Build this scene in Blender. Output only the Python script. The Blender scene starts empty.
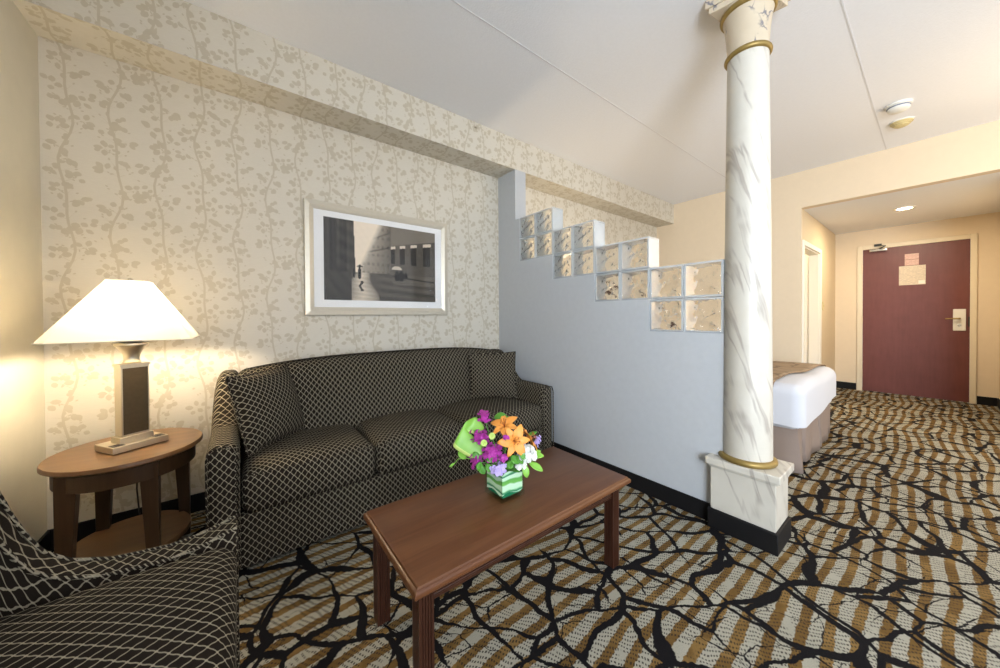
import bpy, math, random
from mathutils import Vector, Matrix
PI = math.pi
scn = bpy.context.scene
COL = scn.collection
ORG = {}

# ------------------------------------------------------------------ nodes
class NT:
    def __init__(s, name, rough=.6, spec=.5):
        s.m = bpy.data.materials.new(name); s.m.use_nodes = True
        s.t = s.m.node_tree; s.b = s.t.nodes['Principled BSDF']
        s.b.inputs['Roughness'].default_value = rough
        s.b.inputs['Specular IOR Level'].default_value = spec
    def n(s, kind, **kw):
        x = s.t.nodes.new(kind)
        for k, v in kw.items(): setattr(x, k, v)
        return x
    def put(s, sock, v):
        if hasattr(v, 'is_linked') or isinstance(v, bpy.types.NodeSocket): s.t.links.new(v, sock)
        else:
            if isinstance(v, (tuple, list)) and len(v) == 3 and len(sock.default_value) == 4: v = (*v, 1)
            sock.default_value = v
    def M(s, op, a, b=None, c=None, clamp=False):
        x = s.n('ShaderNodeMath', operation=op); x.use_clamp = clamp
        s.put(x.inputs[0], a)
        if b is not None: s.put(x.inputs[1], b)
        if c is not None: s.put(x.inputs[2], c)
        return x.outputs[0]
    def V(s, op, a, b=None, scale=None):
        x = s.n('ShaderNodeVectorMath', operation=op); s.put(x.inputs[0], a)
        if b is not None: s.put(x.inputs[1], b)
        if scale is not None: s.put(x.inputs['Scale'], scale)
        return x.outputs[0]
    def sep(s, v):
        x = s.n('ShaderNodeSeparateXYZ'); s.put(x.inputs[0], v); return x.outputs
    def comb(s, a, b, c=0.0):
        x = s.n('ShaderNodeCombineXYZ')
        for i, v in enumerate((a, b, c)): s.put(x.inputs[i], v)
        return x.outputs[0]
    def coord(s, which='Object'):
        return s.n('ShaderNodeTexCoord').outputs[which]
    def noise(s, v, scale, detail=2, rough=.5, out=0, dist=0):
        x = s.n('ShaderNodeTexNoise'); s.put(x.inputs['Vector'], v)
        x.inputs['Scale'].default_value = scale; x.inputs['Detail'].default_value = detail
        x.inputs['Roughness'].default_value = rough; x.inputs['Distortion'].default_value = dist
        return x.outputs[out]
    def vor(s, v, scale, feature='DISTANCE_TO_EDGE', rnd=1.0, dim='3D'):
        x = s.n('ShaderNodeTexVoronoi', feature=feature, voronoi_dimensions=dim); s.put(x.inputs['Vector'], v)
        x.inputs['Scale'].default_value = scale; x.inputs['Randomness'].default_value = rnd
        return x.outputs
    def ramp(s, fac, stops, interp='LINEAR'):
        x = s.n('ShaderNodeValToRGB'); x.color_ramp.interpolation = interp
        e = x.color_ramp.elements
        while len(e) < len(stops): e.new(.5)
        for i, (p, c) in enumerate(stops):
            e[i].position = p; e[i].color = (*c, 1) if len(c) == 3 else c
        s.put(x.inputs[0], fac); return x.outputs[0]
    def step(s, v, lo, hi):           # smooth 0..1 between lo and hi
        x = s.n('ShaderNodeMapRange', interpolation_type='SMOOTHSTEP')
        s.put(x.inputs[0], v); s.put(x.inputs[1], lo); s.put(x.inputs[2], hi)
        return x.outputs[0]
    def mix(s, f, a, b):
        x = s.n('ShaderNodeMix', data_type='RGBA'); s.put(x.inputs[0], f)
        s.put(x.inputs[6], a); s.put(x.inputs[7], b); return x.outputs[2]
    def color(s, c): s.put(s.b.inputs['Base Color'], c)
    def bump(s, h, strength=.3, dist=.002):
        x = s.n('ShaderNodeBump'); s.put(x.inputs['Height'], h)
        x.inputs['Strength'].default_value = strength; x.inputs['Distance'].default_value = dist
        s.t.links.new(x.outputs[0], s.b.inputs['Normal'])

def plain(name, c, rough=.6, metal=0, spec=.5, noise_amt=0, nscale=40, bump=0, bscale=200):
    t = NT(name, rough, spec)
    if noise_amt:
        f = t.noise(t.coord(), nscale, 3)
        a = tuple(x*(1-noise_amt) for x in c); b = tuple(min(1, x*(1+noise_amt)) for x in c)
        t.color(t.mix(f, a, b))
    else: t.b.inputs['Base Color'].default_value = (*c, 1)
    t.b.inputs['Metallic'].default_value = metal
    if bump: t.bump(t.noise(t.coord(), bscale, 3), bump)
    return t.m

M = {}
M['ceiling'] = plain('ceiling_paint', (.80,.81,.84), .95, noise_amt=.03, nscale=60, bump=.6, bscale=120)
M['cream'] = plain('cream_wall_paint', (.72,.60,.44), .85, noise_amt=.03, nscale=20, bump=.25, bscale=180)
M['hall'] = plain('hall_wall_paint', (.66,.54,.36), .8, noise_amt=.03, nscale=20, bump=.25, bscale=180)
M['leftwall'] = plain('left_wall_vinyl', (.60,.56,.45), .75, noise_amt=.05, nscale=14, bump=.35, bscale=260)
M['partition'] = plain('partition_vinyl', (.475,.495,.515), .7, noise_amt=.05, nscale=30, bump=.35, bscale=260)
M['seam'] = plain('ceiling_joint', (.66,.66,.68), .9)
M['black_base'] = plain('black_cove_base', (.006,.0055,.006), .6, spec=.25, noise_amt=.3, nscale=30, bump=.2, bscale=90)
M['trimwhite'] = plain('cream_trim_paint', (.72,.63,.47), .45)
M['white'] = plain('white_paint', (.82,.78,.68), .5)
M['gold'] = plain('gold_paint', (.29,.20,.06), .45, metal=.55, noise_amt=.12, nscale=30)
M['nickel'] = plain('brushed_nickel', (.62,.56,.45), .32, metal=.9, noise_amt=.05, nscale=90)
M['bronze'] = plain('dark_bronze_plate', (.11,.08,.045), .42, metal=.8, noise_amt=.15, nscale=70)
M['chrome'] = plain('chrome', (.75,.73,.68), .2, metal=1)
M['darkplastic'] = plain('dark_plastic', (.02,.02,.02), .4)
M['plastic'] = plain('white_plastic', (.74,.73,.68), .45)
M['yellowplastic'] = plain('yellowed_plastic', (.58,.48,.24), .45)
M['glassrim'] = None
M['duvet'] = plain('white_cotton', (.58,.59,.63), .8, bump=.25, bscale=18)
M['paper'] = None

def wallpaper():
    t = NT('wallpaper_ground', .55, .4)
    c = t.coord()
    f = t.noise(t.V('MULTIPLY', c, (1, 1, 8)), 45, 3, .6)
    t.color(t.mix(f, (.60,.555,.465), (.67,.63,.545)))
    t.bump(f, .2, .001)
    return t.m
def wallpaper_print():
    t = NT('wallpaper_vine_print', .5, .5)
    f = t.noise(t.coord(), 25, 2)
    t.color(t.mix(f, (.49,.435,.33), (.545,.49,.385)))
    return t.m
M['wallpaper'] = wallpaper(); M['vine'] = wallpaper_print()

def carpet():
    t = NT('patterned_carpet', .95, .1)
    P = t.coord(); x, y, z = t.sep(P)
    # hand-drawn edge jitter
    wn = t.V('SUBTRACT', t.noise(P, 2.3, 3, .5, out=1), (.5,.5,.5))
    W = t.V('ADD', P, t.V('SCALE', wn, scale=.17))
    jn = t.V('SUBTRACT', t.noise(P, 60, 2, .6, out=1), (.5,.5,.5))
    W = t.V('ADD', W, t.V('SCALE', jn, scale=.016))
    wx, wy, wz = t.sep(W)
    # elongated branching cells
    wn2 = t.V('SUBTRACT', t.noise(P, 5.5, 1, .4, out=1), (.5,.5,.5))
    W = t.V('ADD', W, t.V('SCALE', wn2, scale=.085))
    wx, wy, wz = t.sep(W)
    ua = t.M('ADD', t.M('MULTIPLY', wx, .80), t.M('MULTIPLY', wy, -.45))
    ub = t.M('ADD', t.M('MULTIPLY', wx, .55), t.M('MULTIPLY', wy, .85))
    swell = t.step(t.noise(P, 3.4, 1, .4), .40, .66)
    e1 = t.vor(t.comb(ua, t.M('MULTIPLY', ub, 1.75)), 3.3, rnd=.85, dim='2D')[0]
    w1 = t.M('MULTIPLY_ADD', swell, .048, .032)
    m1 = t.M('SUBTRACT', 1.0, t.step(t.M('SUBTRACT', e1, w1), -.006, .006))
    e2 = t.vor(t.comb(t.M('MULTIPLY', ua, 1.5), ub, 9.1), 3.3, rnd=.9, dim='2D')[0]
    w2 = t.M('MULTIPLY_ADD', t.step(t.noise(P, 2.0, 1, .4, dist=.4), .36, .52), .046, -.002)
    m2 = t.M('SUBTRACT', 1.0, t.step(t.M('SUBTRACT', e2, w2), -.006, .006))
    e3 = t.vor(t.comb(ua, t.M('MULTIPLY', ub, 2.0), 3.7), 5.6, rnd=.95, dim='2D')[0]
    w3 = t.M('MULTIPLY_ADD', t.step(t.noise(P, 2.7, 2, .5, dist=.5), .42, .62), .032, -.004)
    m3 = t.M('SUBTRACT', 1.0, t.step(t.M('SUBTRACT', e3, w3), -.008, .008))
    vein = t.M('MAXIMUM', t.M('MAXIMUM', m1, m2), m3)
    # stripes along X, wavering a little in broad patches
    patch = t.noise(P, 1.3, 1, .4)
    yy = t.M('ADD', y, t.M('MULTIPLY', t.M('SUBTRACT', patch, .5), .16))
    yj = t.M('ADD', yy, t.M('MULTIPLY', t.sep(jn)[1], .016))
    fr = t.M('FRACT', t.M('DIVIDE', yj, .064))
    gold = t.M('MULTIPLY', t.step(fr, .02, .06), t.M('SUBTRACT', 1.0, t.step(fr, .46, .50)))
    # feather hatching: rows of short black dashes
    ang = t.M('MULTIPLY', t.noise(P, 4.0, 1, .4), 9.0)
    hx = t.M('ADD', t.M('MULTIPLY', x, t.M('COSINE', ang)), t.M('MULTIPLY', y, t.M('SINE', ang)))
    hy = t.M('ADD', t.M('MULTIPLY', y, .55), t.M('MULTIPLY', x, .85))
    la = t.M('FRACT', t.M('ADD', t.M('DIVIDE', hy, .017), t.M('MULTIPLY', t.noise(P, 14, 2), 2.2)))
    lb = t.M('FRACT', t.M('ADD', t.M('DIVIDE', t.M('SUBTRACT', y, t.M('MULTIPLY', x, .6)), .0105), t.M('MULTIPLY', t.noise(P, 30, 1), 1.5)))
    dash = t.M('MULTIPLY', t.M('LESS_THAN', la, .42), t.M('LESS_THAN', lb, .55))
    zone = t.step(t.noise(P, 11, 2, .5), .38, .44)
    hatch = t.M('MULTIPLY', t.M('MULTIPLY', dash, zone), .85)
    pile = t.noise(P, 320, 2, .6)
    light = t.mix(t.noise(P, 5, 2), (.37,.35,.275), (.48,.455,.37))
    tan = t.mix(t.step(t.noise(P, 8, 2), .45, .6), (.17,.095,.028), (.26,.155,.05))
    c = t.mix(gold, light, tan)
    c = t.mix(hatch, c, (.035,.028,.022))
    c = t.mix(vein, c, (.010,.009,.010))
    c = t.mix(t.M('MULTIPLY', pile, .45), c, (0,0,0))
    t.color(c); t.bump(pile, .5, .004)
    return t.m
M['carpet'] = carpet()

def fabric(name, px, py, width=.12, phase=0.0):
    t = NT(name, .9, .08)
    u, v, _ = t.sep(t.coord('UV'))
    P = t.coord()
    wob = t.M('MULTIPLY', t.M('SINE', t.M('MULTIPLY', v, 4*PI/py)), .035)
    a = t.M('ADD', t.M('DIVIDE', u, px), t.M('DIVIDE', v, py))
    b = t.M('SUBTRACT', t.M('DIVIDE', u, px), t.M('DIVIDE', v, py))
    da = t.M('ABSOLUTE', t.M('SUBTRACT', t.M('FRACT', t.M('ADD', a, wob)), .5))
    db = t.M('ABSOLUTE', t.M('SUBTRACT', t.M('FRACT', t.M('SUBTRACT', b, wob)), .5))
    d = t.M('MINIMUM', da, db)
    line = t.M('SUBTRACT', 1.0, t.step(d, width*.38, width*.62))
    dot = t.M('SUBTRACT', 1.0, t.step(t.M('MAXIMUM', da, db), .09, .13))
    thread = t.noise(P, 700, 2, .7)
    l = t.M('MAXIMUM', t.M('MULTIPLY', line, t.M('MULTIPLY_ADD', thread, .7, .40)), dot, clamp=True)
    base = t.mix(thread, (.009,.0065,.005), (.024,.018,.013))
    c = t.mix(l, base, (.34,.30,.22))
    t.color(c); t.bump(t.M('ADD', t.M('MULTIPLY', l, .6), thread), .35, .0015)
    t.b.inputs['Sheen Weight'].default_value = 0
    t.b.inputs['Sheen Roughness'].default_value = .5
    return t.m
M['fabric'] = fabric('lattice_upholstery', .029, .034)
M['fabric_chair'] = fabric('lattice_upholstery_chair', .029, .034, .11)
M['fabric_pillow'] = fabric('lattice_pillow_cloth', .027, .030, .12)
M['piping'] = fabric('piping_cord', .018, .02, .30)
M['piping_dark'] = fabric('seam_cord', .029, .034, .10)

def wood(name, dark, light, scale=1.0, axis=0, rough=.32):
    t = NT(name, rough, .32)
    c = t.coord(); s = [14, 14, 14]; s[axis] = 1.2
    f = t.noise(t.V('MULTIPLY', c, tuple(k*scale for k in s)), 1.6, 4, .6, dist=.6)
    g = t.noise(t.V('MULTIPLY', c, tuple(k*6 for k in s)), 2.0, 2, .6)
    k = t.M('ADD', t.M('MULTIPLY', t.step(f, .3, .7), .7), t.M('MULTIPLY', g, .3))
    t.color(t.mix(k, dark, light)); t.bump(g, .08, .0005)
    return t.m
M['wood_top'] = wood('cherry_top', (.090,.031,.012), (.145,.060,.024), axis=0, rough=.30)
M['wood'] = wood('cherry_frame', (.032,.011,.006), (.060,.022,.012), axis=2, rough=.33)
M['sidewood_top'] = wood('walnut_top', (.13,.062,.024), (.19,.098,.040), axis=0, rough=.30)
M['sidewood'] = wood('walnut_frame', (.040,.019,.008), (.065,.033,.014), axis=2, rough=.36)

def marble():
    t = NT('painted_marble', .35, .5)
    c = t.coord(); x, y, z = t.sep(c)
    w = t.V('ADD', c, t.V('SCALE', t.noise(c, 5, 3, .5, out=1), scale=.035))
    wx, wy, wz = t.sep(w)
    s = t.M('ADD', t.M('MULTIPLY', t.M('SUBTRACT', wy, t.M('MULTIPLY', wx, .6)), -7.0), t.M('MULTIPLY', wz, 2.2))
    n = t.M('ABSOLUTE', t.M('SUBTRACT', t.noise(t.comb(s, t.M('MULTIPLY', wz, .45), t.M('ADD', wx, wy)), 1.7, 3, .5), .5))
    v = t.M('SUBTRACT', 1.0, t.step(n, .0, .045))
    thick = t.noise(c, 6, 2)
    v = t.M('MULTIPLY', v, t.step(thick, .36, .56))
    base = t.mix(t.noise(c, 9, 3), (.52,.485,.41), (.62,.59,.52))
    col = t.mix(t.M('MULTIPLY', v, .8), base, (.34,.30,.26))
    t.color(col); t.bump(t.noise(c, 60, 2), .08, .001)
    return t.m
M['marble'] = marble()

def capmarble():
    t = NT('cracked_cap_marble', .4, .5)
    c = t.coord()
    w = t.V('ADD', t.V('MULTIPLY', c, (1, 1, .45)), t.V('SCALE', t.noise(c, 9, 3, .6, out=1), scale=.09))
    n = t.vor(w, 9)[0]
    v = t.M('MULTIPLY', t.M('SUBTRACT', 1.0, t.step(n, .006, .03)), t.step(t.noise(c, 8, 2), .44, .56))
    base = t.mix(t.noise(c, 9, 3), (.50,.41,.29), (.60,.51,.38))
    t.color(t.mix(v, base, (.16,.15,.17)))
    return t.m
M['capmarble'] = capmarble()

def entry_door():
    t = NT('mahogany_laminate', .42, .5)
    c = t.coord()
    f = t.noise(t.V('MULTIPLY', c, (10, 10, 1.2)), 3, 4, .65)
    h = t.noise(c, 5, 3, .6)
    t.color(t.mix(t.M('MULTIPLY_ADD', h, .5, t.M('MULTIPLY', f, .5)), (.085,.018,.014), (.20,.062,.052)))
    return t.m
M['door'] = entry_door()

def shade_mat():
    m = bpy.data.materials.new('pleated_shade_linen'); m.use_nodes = True
    t = m.node_tree; t.nodes.clear()
    o = t.nodes.new('ShaderNodeOutputMaterial'); mx = t.nodes.new('ShaderNodeMixShader'); mx.inputs[0].default_value = .20
    d = t.nodes.new('ShaderNodeBsdfDiffuse'); d.inputs[0].default_value = (.86,.80,.66,1)
    r = t.nodes.new('ShaderNodeBsdfTranslucent'); r.inputs[0].default_value = (.90,.82,.66,1)
    t.links.new(d.outputs[0], mx.inputs[1]); t.links.new(r.outputs[0], mx.inputs[2]); t.links.new(mx.outputs[0], o.inputs[0])
    return m
M['shade'] = shade_mat()

def emis(name, c, s):
    m = bpy.data.materials.new(name); m.use_nodes = True
    b = m.node_tree.nodes['Principled BSDF']
    b.inputs['Base Color'].default_value = (*c, 1); b.inputs['Emission Color'].default_value = (*c, 1)
    b.inputs['Emission Strength'].default_value = s
    return m
M['bulb'] = emis('lit_bulb', (1,.84,.62), 285)
M['downlight'] = emis('lit_diffuser', (1,.95,.85), 5)

def glass(name, col=(1,1,1), rough=0.0, ior=1.45, wave=0):
    t = NT(name, rough, .5); t.b.inputs['Transmission Weight'].default_value = 1
    t.b.inputs['IOR'].default_value = ior; t.b.inputs['Base Color'].default_value = (*col, 1)
    if wave:
        c = t.coord()
        t.bump(t.noise(c, 16, 1.0, .5, dist=1.2), 1.0, wave)
    return t.m
M['blockpane'] = glass('wavy_block_glass', (.99,.98,.96), .03, 1.32, .016)
M['blockrim'] = None
def blockrim():
    t = NT('block_rim_glass', .25, .6)
    f = t.noise(t.coord(), 35, 2)
    t.color(t.mix(f, (.66,.71,.75), (.76,.81,.85)))
    t.b.inputs['Transmission Weight'].default_value = .55; t.b.inputs['IOR'].default_value = .9
    return t.m
M['blockrim'] = blockrim()
def pane():
    m = bpy.data.materials.new('picture_glazing'); m.use_nodes = True
    t = m.node_tree; t.nodes.clear()
    o = t.nodes.new('ShaderNodeOutputMaterial'); mx = t.nodes.new('ShaderNodeMixShader')
    fr = t.nodes.new('ShaderNodeLayerWeight'); fr.inputs[0].default_value = .35
    mu = t.nodes.new('ShaderNodeMath'); mu.operation = 'MULTIPLY_ADD'; mu.inputs[1].default_value = .14; mu.inputs[2].default_value = .01
    pw = t.nodes.new('ShaderNodeMath'); pw.operation = 'POWER'; pw.inputs[1].default_value = 2; t.links.new(fr.outputs[1], pw.inputs[0]); t.links.new(pw.outputs[0], mu.inputs[0])
    a = t.nodes.new('ShaderNodeBsdfTransparent'); g = t.nodes.new('ShaderNodeBsdfGlossy'); g.inputs['Roughness'].default_value = .05
    t.links.new(mu.outputs[0], mx.inputs[0]); t.links.new(a.outputs[0], mx.inputs[1]); t.links.new(g.outputs[0], mx.inputs[2]); t.links.new(mx.outputs[0], o.inputs[0])
    return m
M['pane'] = pane()
M['vaseglass'] = pane(); M['vaseglass'].name = 'clear_vase_glass'
M['vaseglass'].node_tree.nodes['Transparent BSDF'].inputs[0].default_value = (.90,.97,.93,1)

def vcol(name, rough=.6):
    t = NT(name, rough, .3)
    a = t.n('ShaderNodeAttribute'); a.attribute_name = 'Col'
    t.color(a.outputs[0]); return t.m
M['print'] = vcol('street_print', .5)
M['champagne'] = plain('champagne_frame', (.60,.55,.45), .35, metal=.35, noise_amt=.06, nscale=50)
M['mat'] = plain('white_mat_board', (.80,.80,.80), .8)
def runner():
    t = NT('bronze_bed_runner', .6, .4)
    c = t.coord()
    n = t.vor(t.V('ADD', c, t.V('SCALE', t.noise(c, 4, 2, .5, out=1), scale=.3)), 5)[0]
    t.color(t.mix(t.step(n, .02, .06), (.16,.10,.055), (.29,.20,.12)))
    return t.m
M['runner'] = runner()
M['skirt'] = plain('taupe_bed_skirt', (.25,.19,.155), .8, noise_amt=.05, nscale=20)
def striped_leaf():
    t = NT('variegated_leaf', .4, .5)
    z = t.sep(t.coord())[2]; w = t.noise(t.coord(), 9, 2)
    f = t.M('FRACT', t.M('ADD', t.M('DIVIDE', z, .058), t.M('MULTIPLY', w, .8)))
    t.color(t.ramp(f, [(0, (.08,.36,.12)), (.10, (.75,.86,.70)), (.34, (.85,.90,.80)), (.42, (.22,.50,.10)), (.62, (.16,.42,.10)), (.70, (.80,.88,.75)), (.88, (.82,.88,.78)), (.93, (.05,.25,.14))]))
    return t.m
M['wrapleaf'] = striped_leaf()
def leafmat(name, a, b, rough=.4):
    t = NT(name, rough, .5)
    f = t.noise(t.coord(), 18, 2)
    t.color(t.mix(f, a, b)); t.b.inputs['Subsurface Weight'].default_value = 0
    return t.m
M['leaf'] = leafmat('green_leaf', (.05,.22,.02), (.12,.38,.04))
M['leaf_light'] = leafmat('bright_green_leaf', (.16,.42,.04), (.30,.60,.09))
M['leaf_edge'] = leafmat('yellow_leaf_edge', (.50,.68,.16), (.62,.76,.25))
M['orange'] = leafmat('orange_lily_petal', (.78,.25,.03), (.90,.42,.09), .5)
M['orange_dark'] = leafmat('lily_stamen', (.30,.07,.01), (.42,.12,.02))
M['magenta'] = leafmat('magenta_petal', (.36,.02,.28), (.55,.06,.44), .6)
M['lavender'] = leafmat('lavender_petal', (.40,.30,.66), (.58,.48,.82), .6)
M['white_petal'] = leafmat('white_petal', (.80,.82,.76), (.90,.92,.88), .6)
M['limegreen'] = leafmat('lime_button_flower', (.42,.58,.10), (.58,.72,.22), .6)

# ------------------------------------------------------------------ meshes
class MB:
    def __init__(s): s.v = []; s.l = []; s.f = []; s.m = []; s.c = None
    def vert(s, p, l=None):
        s.v.append(tuple(p)); s.l.append(tuple(l if l is not None else p)); return len(s.v)-1
    def face(s, ids, m=0): s.f.append(tuple(ids)); s.m.append(m)
    def box(s, x0, x1, y0, y1, z0, z1, m=0, T=None):
        q = []
        for z in (z0, z1):
            for x, y in ((x0,y0),(x1,y0),(x1,y1),(x0,y1)):
                p = (x, y, z); q.append(s.vert(T(Vector(p)) if T else p, p))
        for f in ((3,2,1,0),(4,5,6,7),(0,1,5,4),(1,2,6,5),(2,3,7,6),(3,0,4,7)): s.face([q[i] for i in f], m)
    def rbox(s, c, h, r, n=(6,6,6), T=None, m=0, K=3):
        ax = []
        for a in range(3):
            rr = min(r, h[a]*.999); inner = h[a]-rr
            L = [-(inner + rr*math.tan(PI/4*k/K)) for k in range(K, 0, -1)]
            L += [-inner + 2*inner*k/n[a] for k in range(n[a]+1)]
            L += [inner + rr*math.tan(PI/4*k/K) for k in range(1, K+1)]
            ax.append(L)
        key = {}
        def V(i, j, k):
            if (i,j,k) in key: return key[i,j,k]
            p = Vector((ax[0][i], ax[1][j], ax[2][k])); q = Vector([max(-(h[a]-min(r,h[a]*.999)), min(h[a]-min(r,h[a]*.999), p[a])) for a in range(3)])
            d = p-q
            if d.length > 1e-9: d.normalize()
            w = q+Vector([d[a]*min(r, h[a]*.999) for a in range(3)])
            pl = w+Vector(c)
            pw = T(pl, Vector([w[a]/h[a] for a in range(3)])) if T else pl
            key[i,j,k] = s.vert(pw, pl); return key[i,j,k]
        nx, ny, nz = [len(a)-1 for a in ax]
        for i in range(nx):
            for j in range(ny):
                s.face((V(i,j,nz),V(i+1,j,nz),V(i+1,j+1,nz),V(i,j+1,nz)), m)
                s.face((V(i,j,0),V(i,j+1,0),V(i+1,j+1,0),V(i+1,j,0)), m)
        for i in range(nx):
            for k in range(nz):
                s.face((V(i,0,k),V(i+1,0,k),V(i+1,0,k+1),V(i,0,k+1)), m)
                s.face((V(i,ny,k),V(i,ny,k+1),V(i+1,ny,k+1),V(i+1,ny,k)), m)
        for j in range(ny):
            for k in range(nz):
                s.face((V(0,j,k),V(0,j,k+1),V(0,j+1,k+1),V(0,j+1,k)), m)
                s.face((V(nx,j,k),V(nx,j+1,k),V(nx,j+1,k+1),V(nx,j,k+1)), m)
    def lathe(s, prof, c=(0,0,0), seg=32, m=0, T=None, sx=1, sy=1):
        rows = []
        for r, z in prof:
            if r < 1e-6:
                p = Vector((c[0], c[1], c[2]+z)); rows.append([s.vert(T(p) if T else p)])
            else:
                row = []
                for k in range(seg):
                    a = 2*PI*k/seg; p = Vector((c[0]+r*sx*math.cos(a), c[1]+r*sy*math.sin(a), c[2]+z))
                    row.append(s.vert(T(p) if T else p))
                rows.append(row)
        for a, b in zip(rows, rows[1:]):
            for k in range(seg):
                k2 = (k+1) % seg
                if len(a) == 1 and len(b) == 1: continue
                if len(a) == 1: s.face((a[0], b[k2], b[k]), m)
                elif len(b) == 1: s.face((a[k], a[k2], b[0]), m)
                else: s.face((a[k], a[k2], b[k2], b[k]), m)
        if len(rows[0]) > 1: s.face(list(reversed(rows[0])), m)
        if len(rows[-1]) > 1: s.face(rows[-1], m)
    def tube(s, pts, r, seg=8, m=0, closed=False):
        pts = [Vector(p) for p in pts]; n = len(pts); rows = []
        rad = r if isinstance(r, (list, tuple)) else [r]*n
        up = None
        for i, p in enumerate(pts):
            if closed: d = pts[(i+1) % n]-pts[i-1]
            else: d = pts[min(i+1, n-1)]-pts[max(i-1, 0)]
            d.normalize()
            if up is None: up = Vector((0,0,1)) if abs(d.z) < .9 else Vector((1,0,0))
            a = d.cross(up); 
            if a.length < 1e-5: a = d.orthogonal()
            a.normalize(); b = a.cross(d).normalized(); up = b
            rows.append([s.vert(p+(a*math.cos(2*PI*k/seg)+b*math.sin(2*PI*k/seg))*rad[i]) for k in range(seg)])
        pr = list(zip(rows, rows[1:]))
        if closed: pr.append((rows[-1], rows[0]))
        for a, b in pr:
            for k in range(seg): s.face((a[k], b[k], b[(k+1) % seg], a[(k+1) % seg]), m)
        if not closed: s.face(rows[0], m); s.face(list(reversed(rows[-1])), m)
    def prism(s, poly, z0, z1, m=0, T=None):
        n = len(poly)
        a = [s.vert(T(Vector((x,y,z0))) if T else (x,y,z0), (x,y,z0)) for x, y in poly]
        b = [s.vert(T(Vector((x,y,z1))) if T else (x,y,z1), (x,y,z1)) for x, y in poly]
        s.face(list(reversed(a)), m); s.face(b, m)
        for k in range(n): s.face((a[k], a[(k+1)%n], b[(k+1)%n], b[k]), m)
    def grid(s, fn, nu, nv, m=0, thick=None):
        q = [[s.vert(fn(i/nu, j/nv)) for j in range(nv+1)] for i in range(nu+1)]
        for i in range(nu):
            for j in range(nv): s.face((q[i][j], q[i+1][j], q[i+1][j+1], q[i][j+1]), m)
        return q
    def build(s, name, mats, parent=None, org=None, smooth=40, bevel=0, uv=None, solid=0):
        if not isinstance(mats, (list, tuple)): mats = [mats]
        if parent is not None: o0 = Vector(ORG[parent.name])
        elif org is not None: o0 = Vector(org)
        else: o0 = Vector((0,0,0))
        me = bpy.data.meshes.new(name)
        me.from_pydata([tuple(Vector(p)-o0) for p in s.v], [], s.f); me.update()
        for mm in mats: me.materials.append(mm)
        for p, k in zip(me.polygons, s.m): p.material_index = k
        if uv:
            L = me.uv_layers.new(name='UVMap'); li = 0
            for f in s.f:
                a = [Vector(s.l[i]) for i in f]; nrm = Vector((0,0,0))
                for i in range(len(a)):
                    p, q = a[i], a[(i+1)%len(a)]
                    nrm += Vector(((p.y-q.y)*(p.z+q.z), (p.z-q.z)*(p.x+q.x), (p.x-q.x)*(p.y+q.y)))
                if nrm.length > 0: nrm.normalize()
                for p in a:
                    L.data[li].uv = uv(p, nrm); li += 1
        if s.c:
            ca = me.color_attributes.new('Col', 'FLOAT_COLOR', 'POINT')
            for i, c in enumerate(s.c): ca.data[i].color = (*c, 1)
        if smooth:
            for p in me.polygons: p.use_smooth = True
            me.set_sharp_from_angle(angle=math.radians(smooth))
        o = bpy.data.objects.new(name, me); COL.objects.link(o)
        if parent is not None:
            o.parent = parent; ORG[o.name] = tuple(o0)
            if parent.type == 'MESH' : pass
        else:
            o.location = o0; ORG[o.name] = tuple(o0)
        if solid:
            md = o.modifiers.new('thickness', 'SOLIDIFY'); md.thickness = solid; md.offset = 0
        if bevel:
            md = o.modifiers.new('edge', 'BEVEL'); md.width = bevel; md.segments = 2; md.limit_method = 'ANGLE'; md.angle_limit = math.radians(35)
        return o

def tag(o, label, cat, group=None):
    o['label'] = label; o['category'] = cat
    if group: o['group'] = group
    return o
def thing(name, label, cat, loc, group=None):
    o = bpy.data.objects.new(name, None); COL.objects.link(o); o.location = loc; o.empty_display_size = .05
    ORG[o.name] = tuple(loc); return tag(o, label, cat, group)
def struct(o, label=None):
    o['kind'] = 'structure'
    if label: o['label'] = label
    return o
def part(mb, name, mats, parent, label=None, **kw):
    o = mb.build(name, mats, parent, **kw)
    if label: o['label'] = label
    return o
def sstep(a, b, x):
    t = max(0, min(1, (x-a)/(b-a))); return t*t*(3-2*t)

# ------------------------------------------------------------------ camera
H = 1.1
yaw, pitch, roll = math.radians(37.7066), math.radians(.5859), math.radians(-.325)
fw = Vector((math.sin(yaw), math.cos(yaw), 0)); rt = Vector((math.cos(yaw), -math.sin(yaw), 0)); up = Vector((0,0,1))
F = fw*math.cos(pitch)-up*math.sin(pitch); U = up*math.cos(pitch)+fw*math.sin(pitch)
R2 = rt*math.cos(roll)+U*math.sin(roll); U2 = U*math.cos(roll)-rt*math.sin(roll)
cam = bpy.data.cameras.new('camera'); co = bpy.data.objects.new('camera', cam); COL.objects.link(co)
mw = Matrix((( R2.x,U2.x,-F.x,0),(R2.y,U2.y,-F.y,0),(R2.z,U2.z,-F.z,H),(0,0,0,1)))
co.matrix_world = mw
cam.sensor_fit = 'HORIZONTAL'; cam.sensor_width = 36; cam.lens = 336.66*36/1000; cam.shift_y = -.01435; cam.clip_start = .02
scn.camera = co

# ------------------------------------------------------------------ dimensions
XL, XP, XP2, XE, XD = -.732, 1.974, 2.10, 4.978, 7.076
YW, YB, YE, YH, YN = 2.57, 2.319, .922, -.463, -3.4
ZC, ZS, ZH = 2.697, 2.421, 2.292

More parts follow.
